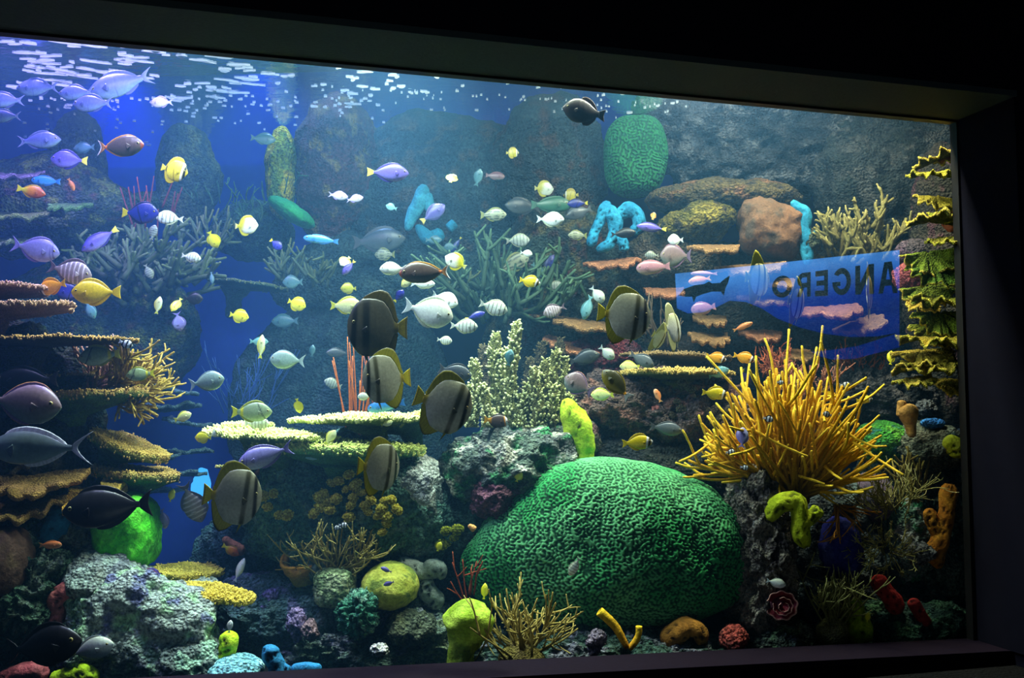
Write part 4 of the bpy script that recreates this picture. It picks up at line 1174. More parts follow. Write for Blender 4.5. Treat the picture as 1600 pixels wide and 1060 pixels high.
table('pale fish-side plate coral low under the lime tables', 395, 722, 5.6, 110, .3, .03, 8, '#b0b050', '#3c5c3c', 115, nub=300, nubh=.014, stalk=(0, .1))
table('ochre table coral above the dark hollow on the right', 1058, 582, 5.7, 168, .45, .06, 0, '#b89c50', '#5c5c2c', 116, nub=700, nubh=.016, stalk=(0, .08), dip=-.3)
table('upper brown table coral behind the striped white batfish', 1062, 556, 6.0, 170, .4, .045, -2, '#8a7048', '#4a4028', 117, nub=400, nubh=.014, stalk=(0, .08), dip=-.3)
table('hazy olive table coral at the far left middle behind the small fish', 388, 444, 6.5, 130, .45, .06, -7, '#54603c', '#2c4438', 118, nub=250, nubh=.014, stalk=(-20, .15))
# far hazy plates at the left
for i, (x, y, wd, tl) in enumerate([(215, 718, 130, 2), (285, 610, 60, -14), (255, 640, 120, 4), (300, 660, 70, -10), (255, 738, 130, -4), (285, 705, 90, 0), (240, 765, 110, 0)]):
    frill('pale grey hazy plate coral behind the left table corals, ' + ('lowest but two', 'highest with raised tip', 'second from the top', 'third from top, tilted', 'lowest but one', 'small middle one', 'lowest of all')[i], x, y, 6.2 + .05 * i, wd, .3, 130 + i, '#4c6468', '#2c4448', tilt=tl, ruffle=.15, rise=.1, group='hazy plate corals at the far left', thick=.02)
# brown shelf plates on the right back wall
SH = [(955, 405, 84, 6.3, 6, 'tan plate coral below the blue branching sponge'), (1112, 382, 74, 6.1, 0, 'ochre wavy plate coral above the mirrored sign'), (1170, 412, 110, 6.15, 6, 'red-brown plate coral just over the sign edge'),
      (1035, 450, 60, 6.3, 0, 'small brown plate coral left of the sign, in the dark'), (920, 500, 110, 6.3, -8, 'brown plate coral behind the yellow-tailed batfish'), (1105, 492, 50, 6.2, 0, 'small brown plate coral under the sign left end'),
      (1290, 478, 100, 6.0, 4, 'large tan ruffled plate coral seen through the sign'), (1195, 460, 90, 6.2, 0, 'brown plate coral behind the left striped batfish'), (1105, 520, 64, 6.1, -2, 'small tan plate coral above the orange foxfaces'),
      (1185, 515, 60, 6.2, 0, 'dim plate coral under the curved blue shape'), (1335, 500, 70, 6.05, 20, 'dim olive plate coral right of the ruffled one'), (1230, 545, 70, 6.2, 0, 'dim grey plate coral over the lower blue shape'),
      (905, 535, 110, 6.35, -12, 'hazy brown plate coral left of the small white fish'), (845, 480, 60, 6.5, 0, 'hazy grey plate coral in the centre thicket'), (1215, 435, 50, 6.1, 0, 'pale pink plate coral behind the sign lettering')]
for i, (x, y, wd, Y, tl, lab) in enumerate(SH):
    frill(lab, x, y, Y, wd, .3, 150 + i, '#80603c' if i % 3 else '#8c5c40', '#3c2c20', tilt=tl, ruffle=.16, rise=.0, waves=6, thick=.03, pitch=16)
# brown plates bottom left
for i, (x, y, wd, Y, c, u, lab) in enumerate([(75, 735, 130, 4.72, '#8a6a34', '#4c3c20', 'brown ruffled plate coral under the long unicornfish'), (40, 775, 130, 4.68, '#7a6030', '#40341c', 'dark brown ruffled plate coral, lowest at the left edge'),
                                  (158, 762, 84, 4.8, '#c89838', '#7c6424', 'golden ruffled plate coral above the black surgeonfish'), (188, 742, 34, 4.85, '#b0903c', '#6c5c28', 'small tan plate coral under the green funnel coral'),
                                  (60, 700, 90, 4.9, '#4c4434', '#2c2820', 'dim brown plate coral between the left rocks')]):
    frill(lab, x, y, Y, wd, .28, 170 + i, c, u, ruffle=.22, rise=.05, waves=6, thick=.03, pitch=20)
# lettuce corals climbing the right window edge
LT = [(1462, 250, 84, 5.42, '#b0a020', 14), (1448, 268, 66, 5.35, '#a8a028', 2), (1462, 305, 66, 5.4, '#b8a430', -4), (1452, 345, 76, 5.35, '#989820', 3), (1470, 370, 56, 5.3, '#a89c38', 8),
      (1450, 392, 70, 5.35, '#748820', 6), (1462, 410, 78, 5.33, '#54741c', 0), (1448, 445, 70, 5.4, '#6c7c1c', 10), (1460, 462, 80, 5.35, '#7c7c20', -4), (1470, 486, 70, 5.36, '#6c801c', 0),
      (1440, 470, 54, 5.5, '#b09430', -8), (1455, 525, 110, 5.32, '#b8a030', 0), (1462, 505, 70, 5.45, '#8c9020', 0), (1440, 545, 96, 5.35, '#c0a438', 2), (1448, 560, 90, 5.3, '#b09c34', 4),
      (1430, 575, 84, 5.35, '#b8a03c', 2), (1425, 588, 60, 5.32, '#c0a840', 8), (1480, 590, 44, 5.4, '#a8902c', 0), (1478, 236, 50, 5.4, '#b87830', 35), (1468, 330, 40, 5.45, '#8a9020', 0)]
LT.sort(key=lambda a: a[1])
for i, (x, y, wd, Y, c, tl) in enumerate(LT):
    if y in (392, 410, 445, 486, 505): wd += 14
    frill(ORD[i] + ' plate from the top in the lettuce coral stack at the right window edge', x, y, Y, wd, .16, 200 + i, c, '#4c5418', ruffle=.40, rise=.10, waves=7, tilt=tl, thick=.014, pitch=62 if y in (392, 410, 445, 486, 505) else (26, -8, 14, 34)[i % 4],
          rimc='#d0b848' if i % 2 else '#b8b038', name='lettuce_coral', group='lettuce coral plates at the right edge', drop=.02)

# ------------------------------------------------------------------ sponges
blob('bright blue branching sponge on the back wall under the hanging green coral', 958, 352, 6.2, [[(-8, -38, 9), (-16, -14, 10), (-30, 12, 9), (-37, 34, 8)], [(-10, -30, 12), (4, -8, 12), (4, 12, 10), (-6, 30, 10), (-26, 40, 8)], [(4, -14, 10), (26, -26, 12), (40, -18, 11), (40, 2, 10), (28, 14, 8)], [(4, 18, 9), (16, 28, 10), (18, 42, 8)]], '#1c7094', 301, '#2c8cb0', holes=14, lump=.3)
blob('bright blue tube sponge climbing between the boulder and the gorgonian', 1256, 355, 6.1, [[(-18, -42, 7), (-8, -30, 10), (4, -25, 11), (-2, 5, 10), (4, 20, 12), (4, 44, 10), (4, 60, 10)], [(4, 15, 8), (22, 14, 9)]], '#207898', 302, '#3498b8', holes=12)
blob('dim turquoise sponge in the hazy middle of the back wall', 662, 322, 6.6, [[(0, -34, 10), (-4, -10, 14), (-20, 18, 9), (-26, 40, 6)], [(4, -20, 10), (12, 10, 8)]], '#2c7890', 303, '#3c90a8')
blob('dim turquoise sponge lower in the hazy middle, two lobes', 690, 362, 6.6, [[(-40, -10, 6), (-20, 12, 12), (4, 4, 10)], [(10, -4, 9), (22, -14, 9)]], '#1f6c88', 304)
blob('faint blue sponge high on the wall left of the hanging green coral', 855, 238, 6.7, [[(0, -40, 14), (4, 0, 16), (-8, 22, 20), (12, 30, 18)]], '#2070a0', 305)
blob('dark blue pitted sponge beside the rocks at the left edge', 72, 838, 4.7, [[(26, -42, 14), (14, -10, 18), (0, 14, 20), (-8, 36, 16)]], '#1c5c84', 306, '#2878a0', holes=14)
blob('salmon pink sponge stack left of the grey-green rock', 95, 945, 4.55, [[(12, -38, 8), (8, -22, 14), (-6, -10, 16), (-2, 14, 13), (-8, 36, 14), (-14, 48, 12)]], '#b05c58', 307, '#c87068', holes=10)
blob('pink sponge at the bottom edge under the black surgeonfish', 45, 1050, 4.45, [[(-40, 14, 16), (-14, 2, 17), (14, -4, 15), (20, 16, 12)]], '#b05058', 308, '#c06468', holes=8)
blob('yellow-green sponge at the bottom edge under the silver fish', 118, 1058, 4.42, [[(-36, 8, 14), (-14, -2, 14), (10, -6, 16), (34, 4, 12)]], '#a8c818', 309, '#c0d828', holes=10)
blob('upright yellow-green sponge at the bottom left with a tiny fish on top', 350, 1015, 4.55, [[(-16, 44, 10), (-8, 26, 11), (2, 8, 13), (8, -10, 16), (-2, -24, 12)]], '#a8cc14', 310, '#c8e030', holes=12)
blob('blue sponge at the bottom of the window with a second lobe', 425, 1030, 4.5, [[(0, -20, 12), (-4, -6, 14), (8, 8, 13), (10, 24, 14)], [(14, 16, 12), (28, 22, 8)]], '#206c98', 311, '#2c80b0', holes=8)
blob('blue sponge lying on the sill right of the taller one', 480, 1042, 4.5, [[(-24, 4, 8), (0, 2, 10), (22, 4, 8)]], '#206c98', 312)
blob('grey-white pitted sponge chain right of the yellow dome coral', 655, 905, 5.15, [[(-36, -24, 12), (-16, -18, 15), (6, -8, 14), (30, -18, 15), (36, 0, 10)], [(8, 0, 13), (14, 20, 17), (26, 30, 15), (22, 46, 10)]], '#8a9890', 313, '#a0aca4', holes=18, hole_c='#20282c')
blob('bright chartreuse lumpy sponge leaning on the pillar coral rock', 905, 668, 5.45, [[(-22, -44, 10), (-12, -22, 18), (2, 4, 21), (8, 30, 20), (8, 52, 14), (4, 66, 9)]], '#a8cc20', 314, '#c8e038', holes=6, lump=.35)
blob('mushroom shaped chartreuse sponge at the bottom front', 727, 985, 4.70, [[(-8, 66, 22), (-6, 40, 20), (0, 14, 25), (4, -8, 37), (4, -26, 37), (2, -46, 20)]], '#98b828', 315, '#c4e048', lump=.3)
blob('yellow-green knobbly sponge hanging under the yellow finger coral', 1238, 808, 5.02, [[(-36, 6, 12), (-22, -22, 15), (8, -26, 14), (14, -2, 15), (10, 22, 15), (22, 46, 12)], [(14, 8, 12), (30, 2, 10), (42, -14, 11)]], '#a8b818', 316, '#c8d428', holes=20)
blob('orange branched sponge near the right window edge', 1472, 828, 5.35, [[(14, -70, 17), (10, -42, 12), (4, -10, 12), (-4, 18, 14), (-12, 34, 16), (-6, 58, 10)], [(-20, -32, 8), (-16, -12, 10), (-4, 8, 11)]], '#b8701c', 317, '#d08c28', holes=22)
blob('yellow pitted sponge cut by the right window edge', 1492, 698, 5.35, [[(-16, -10, 10), (2, 0, 15), (4, 18, 9)]], '#b8b820', 318, '#d0d038', holes=6)
blob('dark red tube sponge right of the lacy gorgonian', 1392, 930, 5.3, [[(-24, -28, 12), (-10, -6, 13), (4, 14, 15), (14, 26, 11)]], '#a02420', 319, '#b83430', holes=14)
blob('second dark red tube sponge nearer the corner', 1436, 958, 5.3, [[(-12, -20, 9), (0, 0, 10), (10, 20, 11)]], '#9a2422', 320, '#b03430', holes=6)
blob('small dark red sponge lowest at the bottom right corner', 1458, 994, 5.3, [[(-10, 2, 7), (10, 0, 8)]], '#8a2024', 321)
blob('olive-yellow pitted sponge at the bottom right, beside a tiny yellow fish', 1338, 975, 5.2, [[(0, -38, 10), (0, -10, 16), (8, 10, 20), (-14, 24, 16)]], '#7c9418', 322, '#98ac28', holes=10)
blob('brown-orange arch sponge on the floor under the brain coral', 1068, 990, 4.95, [[(-28, 20, 16), (-12, 0, 18), (6, -12, 15), (24, -4, 14), (30, 20, 9)]], '#8c5c1c', 323, '#a06c24', holes=22)
blob('tan fan shaped sponge on a stalk near the right edge', 1418, 650, 5.4, [[(6, 34, 7), (4, 14, 9), (0, -6, 17), (-2, -18, 14)], [(-10, 2, 8), (-8, -24, 7)]], '#b0803c', 324, '#c89850', lump=.15)
blob('small orange growth above the small orange fish at lower left', 373, 855, 5.5, [[(-24, -14, 6), (-8, 0, 9), (10, 8, 9)]], '#8a6038', 325)
blob('small brown sponge hanging at the edge of the brain coral', 742, 825, 5.0, [[(0, 4, 5), (-4, 0, 5), (-10, -4, 3)]], '#c08850', 326)
blob('orange-brown lump at the left end of the cup coral rock', 415, 742, 5.45, [[(-14, 30, 14), (-4, 8, 18), (14, -14, 16), (36, -20, 12)]], '#7c4c2c', 327, '#98603c')
# yellow tube sponge: two open tubes
e = empty('tube_sponge', P(980, 1000, 4.75), 'yellow tube sponge with two open tubes on the front floor', 'sponge')
k = 4.75 / FPX
for pts, rad in (([(0, 12), (-8, -2), (-18, -20), (-30, -32), (-42, -42)], [4.5, 6, 6.5, 7, 8]), ([(2, 14), (12, 4), (18, -8), (18, -20)], [4.5, 5, 5, 5])):
    b = Bag()
    tube(b, [(x * k, 0, -y * k) for x, y in pts], [r * k for r in rad], hexc('#c88818'), hexc('#e0b820'), 16, 16, .12, 30, 5, hollow=True, cin=hexc('#7c2c10'))
    link('tube', b.mesh('tube'), 'sponge', e)
# barrel sponge beside the bush coral
e = empty('barrel_sponge', P(473, 885, 5.1), 'orange rimmed barrel sponge with a dark hollow beside the bush coral', 'sponge')
k = 5.1 / FPX
b = Bag()
tube(b, [(10 * k, 0, -24 * k), (4 * k, 0, -14 * k), (0, 0, 2 * k), (-2 * k, -.02, 16 * k)], [20 * k, 25 * k, 28 * k, 30 * k], hexc('#7c8034'), hexc('#b08434'), 14, 32, .10, 16, 9, hollow=True, cin=hexc('#3a2820'))
link('barrel', b.mesh('barrel'), 'sponge', e)
b = Bag()
a = np.linspace(0, 2 * np.pi, 40)
tube(b, [(-2 * k + math.cos(t) * 28 * k, -.02 + math.sin(t) * 28 * k, 16 * k + .006 * math.sin(3 * t)) for t in a], [.008] * 40, hexc('#d09838'), None, 60, 7)
link('rim', b.mesh('rim'), 'sponge', e)
e.rotation_euler = (R(24), 0, 0)

# rosette coral bottom right: a rolled ruffled cup
e = empty('rosette_coral', P(1219, 942, 4.98), 'maroon rosette coral with pale rims on the floor at right', 'coral')
for j, (a0, a1, r0, r1, z0) in enumerate([(200, 520, 8, 24, -4), (160, 470, 4, 15, 2), (120, 430, 1, 8, 7)]):
    A = np.radians(np.linspace(a0, a1, 60)); k = 5.05 / FPX
    V = []; C = []
    for q in np.linspace(0, 1, 7):
        rr = (r0 + (r1 - r0) * q) * k * (1 + .05 * np.sin(A * 9 + j))
        V.append(np.stack([np.cos(A) * rr, -(q * 14 + z0) * k + 0 * A, np.sin(A) * rr * .9 - 3 * k], 1))
        C.append(np.tile(hexc('#e0a898') if q > .9 else hexc('#7c2434') * (1 - .4 * q), (60, 1)))
    V = np.vstack(V); C = np.vstack(C)
    V = np.vstack([V, V + (0, .006, 0)]); C = np.vstack([C, C * .8])
    F = []
    for i in range(6):
        for jx in range(59):
            p = i * 60 + jx
            F.append([p, p + 1, p + 61, p + 60]); F.append([420 + p + 60, 420 + p + 61, 420 + p + 1, 420 + p])
    for jx in range(59): F.append([360 + jx, 361 + jx, 781 + jx, 780 + jx])
    link('whorl', mesh('whorl', V, F, C), 'soft', e)
b = Bag(); tube(b, [(0, .05, -.08), (0, .03, -.03), (0, 0, 0)], [.03, .04, .05], hexc('#4c2430'), None, 6, 12)
link('base', b.mesh('base'), 'soft', e)

# ------------------------------------------------------------------ pillar corals
pillars('group of tall pale yellow pillar corals, left bundle on the blotched rock', 5.55, 668, [(742, 562, 22), (758, 600, 18), (778, 520, 26), (790, 545, 20, 640), (803, 502, 24), (812, 615, 24), (824, 600, 16), (768, 640, 16), (735, 600, 14)], '#84884c', '#d4d8a0', 401)
pillars('second bundle of pillar corals behind the chartreuse sponge', 5.6, 668, [(838, 575, 22), (853, 562, 20), (868, 545, 22, 660), (880, 560, 16), (862, 600, 20), (892, 615, 18), (846, 620, 20)], '#7c7c48', '#c8cc90', 402)
pillars('dark hazy pillar corals behind the pale ones', 6.1, 650, [(760, 540, 26), (845, 535, 24), (872, 530, 22), (825, 560, 22)], '#4c4430', '#5c5438', 403)

# ------------------------------------------------------------------ branching corals and gorgonians
bush('big golden finger gorgonian with dozens of long upright fingers', 1235, 768, 5.25, 150, 182, 80, .0105, '#e0a818', '#f8d038', 501, name='finger_gorgonian', fork=1, up=86, flat=.55, wob=.16, basec='#7c5c18', base_w=.14, bump=.25, seg=7, tips=.75, mound=(.16, .10), aspect=.55)
bush('golden finger gorgonian branches reaching left over the dark rock', 1190, 745, 5.15, 16, 100, 38, .0095, '#e0a818', '#f8d038', 502, name='finger_gorgonian', fork=1, up=160, flat=.25, wob=.2, bump=.25, seg=7, tips=.75, base_w=.2)
bush('thin orange rope branches drooping under the finger gorgonian', 1305, 790, 5.2, 10, 60, 50, .0055, '#a86c20', '#c08028', 503, name='rope_gorgonian', fork=1, up=-60, flat=.4, wob=.3, bump=.2)
bush('yellow and pink bushy staghorn coral reaching right from the left rocks', 165, 610, 4.95, 64, 68, 58, .0085, '#a88c30', '#c8a858', 504, name='staghorn_coral', fork=2, up=18, flat=.6, wob=.22, bump=.5, base_w=.5, tips=.7)
bush('pinkish staghorn coral clump under the long flat table coral', 150, 600, 5.05, 26, 60, 60, .009, '#a07058', '#d0a890', 505, name='staghorn_coral', fork=2, up=70, flat=.5, wob=.3, bump=.3, base_w=.3)
bush('cream bushy finger coral on the pale square rock', 525, 895, 5.0, 46, 76, 78, .0058, '#a09048', '#c8bc70', 506, name='bush_coral', fork=2, up=84, flat=.6, wob=.3, bump=.3, base_w=.3, mound=(.35, .35))
bush('tan finger coral at the bottom front beside the mushroom sponge', 815, 1015, 4.72, 26, 90, 66, .0065, '#a08c44', '#c8b464', 507, name='bush_coral', fork=2, up=82, flat=.4, wob=.28, bump=.2, base_w=.35, mound=(.4, .25))
bush('olive feathery gorgonian at the bottom right beside the olive sponge', 1300, 975, 5.1, 26, 84, 40, .0055, '#6c6c3c', '#8a8c54', 508, name='bush_coral', fork=2, up=78, flat=.4, wob=.25, bump=.3, base_w=.25, mound=(.3, .3))
bush('lacy pale yellow gorgonian standing right of the golden finger gorgonian', 1392, 800, 5.2, 34, 66, 50, .0035, '#8a8448', '#b8b078', 509, name='lacy_gorgonian', fork=2, up=95, flat=.3, wob=.35, bump=.3, base_w=.5)
bush('lower lacy gorgonian hanging in front of the dark rock at right', 1385, 860, 5.2, 30, 44, 170, .0034, '#7c7840', '#a09c60', 510, name='lacy_gorgonian', fork=2, up=270, flat=.3, wob=.35, bump=.3, base_w=.6)
bush('olive blade-like sea fan beside the pale rock shelf', 1425, 775, 5.5, 18, 64, 20, .009, '#6c5c24', '#8a7c34', 511, name='sea_fan', fork=1, up=95, flat=.2, wob=.15, bump=.2, base_w=.5)
bush('olive gorgonian cluster on the back wall above the sign', 1335, 388, 6.15, 44, 54, 60, .015, '#7c7440', '#a89c60', 512, name='cliff_gorgonian', fork=2, up=92, flat=.4, wob=.2, bump=.6, base_w=1.3)
bush('tall red whip gorgonian left of the centre batfishes', 556, 690, 5.5, 16, 150, 14, .0055, '#a84820', '#c8703c', 513, name='whip_gorgonian', fork=0, up=91, flat=.1, wob=.06, bump=.2, base_w=.12)
bush('short red whip gorgonian behind the upper centre batfish', 582, 690, 5.7, 12, 150, 12, .0050, '#8c4430', '#a86050', 514, name='whip_gorgonian', fork=0, up=88, flat=.1, wob=.08, bump=.2, base_w=.15)
bush('hazy dark red whip coral standing before the blue arch', 222, 345, 6.5, 14, 70, 26, .008, '#6c2c30', '#84383c', 515, name='whip_coral', fork=0, up=90, flat=.2, wob=.06, base_w=.8)
bush('hazy olive staghorn thicket at the far left', 225, 450, 6.5, 60, 76, 76, .022, '#4c5c3c', '#64744c', 516, name='staghorn_thicket', fork=2, up=88, flat=.4, wob=.25, base_w=1.0)
bush('dim green staghorn thicket in the centre behind the white fish', 790, 480, 6.35, 50, 84, 70, .017, '#3c5440', '#4c684c', 517, name='staghorn_thicket', fork=2, up=85, flat=.4, wob=.2, base_w=1.0)
bush('weedy fringe on the rock under the blue backdrop panel', 390, 330, 6.7, 40, 34, 30, .006, '#2c4c38', '#38603c', 518, name='weed', cat='seaweed', fork=1, up=90, flat=.3, wob=.3, base_w=3.0)
bush('faint blue gorgonian twigs hanging in the haze left of the plate corals', 385, 640, 6.5, 24, 90, 40, .0045, '#2c4c90', '#3c5ca0', 519, name='hazy_gorgonian', fork=1, up=85, flat=.3, wob=.25, base_w=.6)
bush('pink feathery gorgonian above the finger gorgonian, lit from above', 1262, 615, 5.8, 26, 46, 50, .006, '#a0644c', '#c08868', 520, name='pink_gorgonian', fork=2, up=88, flat=.4, wob=.25, base_w=.9)
bush('red-orange twiggy gorgonian left of the pink feathery one', 1205, 585, 5.9, 18, 44, 40, .0045, '#a05030', '#b86840', 521, name='twig_gorgonian', fork=2, up=80, flat=.4, wob=.3, base_w=.5)
bush('dark orange twiggy gorgonian under the lower blue shape', 1345, 590, 5.95, 18, 50, 60, .005, '#7c3c1c', '#985428', 522, name='twig_gorgonian', fork=2, up=92, flat=.4, wob=.3, base_w=.5)
bush('thin red twigs beside the left flank of the brain coral', 733, 935, 5.0, 6, 60, 30, .005, '#8c3c24', '#a85434', 523, name='red_twigs', fork=1, up=100, flat=.2, wob=.2, base_w=.2)
bush('dim brown finger coral above the striped white batfish', 1028, 530, 6.1, 16, 46, 30, .007, '#5c4c3c', '#6c5c48', 524, name='finger_coral', fork=1, up=92, flat=.3, wob=.2, base_w=.7)
# cup corals
CP = [(412, 775), (428, 772), (418, 792), (436, 805), (450, 805), (505, 772), (518, 755), (530, 752), (540, 765), (498, 778), (512, 783), (525, 780), (500, 792), (516, 797), (548, 790), (552, 778), (558, 755), (570, 790), (575, 800),
      (580, 782), (596, 795), (600, 783), (612, 782), (620, 796), (604, 808), (590, 806), (545, 808), (604, 818), (598, 832), (490, 803), (555, 760), (546, 742), (565, 770)]
ucol = lambda x, y: 5.02 - .0 * x
rows = [('top', 0, 768), ('upper middle', 768, 786), ('lower middle', 786, 802), ('bottom', 802, 999)]
CPL = {}
for nm, a0, a1 in rows:
    for q, c in enumerate(sorted(p for p in CP if a0 <= p[1] < a1)):
        CPL[c] = 'yellow cup coral, ' + ORD[q] + ' from left in the ' + nm + ' row on the dark green rock'
def by_x(pts, txt):
    s_ = sorted(pts)
    return [txt % ORD[s_.index(p)] for p in pts]
cups([CPL[c] for c in CP], CP, 4.96, 8.5, '#e8cc20', '#fff060', 601, 'yellow cup corals on the central rock')
cups(by_x([(697, 830), (710, 840), (698, 850), (715, 828), (690, 852)], '%s yellow-green cup coral from left on the rock beside the brain coral'), [(697, 830), (710, 840), (698, 850), (715, 828), (690, 852)], 5.15, 8, '#8a9828', '#c0c838', 602, 'cup corals left of the brain coral')
cups(by_x([(1050, 650), (1065, 640), (1075, 655), (1092, 652), (1105, 645), (1118, 640), (1110, 660), (1058, 628), (1080, 608), (1066, 600), (1122, 655), (1140, 640), (1076, 672)], '%s pale button polyp clump from left on the mauve slope'), [(1050, 650), (1065, 640), (1075, 655), (1092, 652), (1105, 645), (1118, 640), (1110, 660), (1058, 628), (1080, 608), (1066, 600), (1122, 655), (1140, 640), (1076, 672)], 5.55, 7, '#5c5444', '#8c8064', 603, 'button polyps on the mauve slope', name='button_polyp')
cups(by_x([(645, 742), (655, 752), (665, 760), (648, 762), (638, 755), (652, 772), (662, 778), (668, 748)], '%s white cauliflower coral head from left on the lit rock shoulder'), [(645, 742), (655, 752), (665, 760), (648, 762), (638, 755), (652, 772), (662, 778), (668, 748)], 5.05, 11, '#e0e8e0', '#f8fff8', 604, 'white cauliflower corals', name='cauliflower_coral')

# glowing opening at the back, low at the left
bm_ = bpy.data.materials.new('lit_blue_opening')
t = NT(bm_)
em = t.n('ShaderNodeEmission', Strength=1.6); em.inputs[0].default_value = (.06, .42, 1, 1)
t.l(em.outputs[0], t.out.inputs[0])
V, F = ico(3)
Q = V * (M(15, 7.2), .03, M(30, 7.2)) * (1 + .25 * fbm(V, 1.5, 2, 8))[:, None]
tag(link('lit_opening', mesh('lit_opening', Q, F), bm_, loc=P(314, 765, 7.2)), 'glowing light blue opening in the dark behind the lower left batfish', 'light')

for i, (x, y, wd, lab) in enumerate([(30, 272, 80, 'hazy mauve plate coral high at the left edge'), (45, 332, 100, 'hazy olive plate coral under the orange wrasse'), (120, 318, 60, 'hazy green plate coral left of the blue arch'),
                                     (20, 372, 90, 'hazy plate coral behind the lilac surgeonfish tail')]):
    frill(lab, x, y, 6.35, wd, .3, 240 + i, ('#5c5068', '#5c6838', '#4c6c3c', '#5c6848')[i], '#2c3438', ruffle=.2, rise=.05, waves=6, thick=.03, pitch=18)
for i, (x, y, ln, lab) in enumerate([(330, 360, 46, 'hazy finger coral tuft under the white butterflyfish'), (440, 410, 44, 'hazy knobbly finger coral right of the little blue tang'), (498, 420, 36, 'hazy stubby finger coral in the centre left haze'),
                                     (700, 440, 44, 'dim finger coral tuft behind the brown unicornfish')]):
    bush(lab, x, y + 20, 6.4, 14, ln, 50, .013, '#44543c', '#5c6440', 530 + i, name='hazy_finger_coral', fork=1, up=90, flat=.3, wob=.2, bump=.4, base_w=.6)

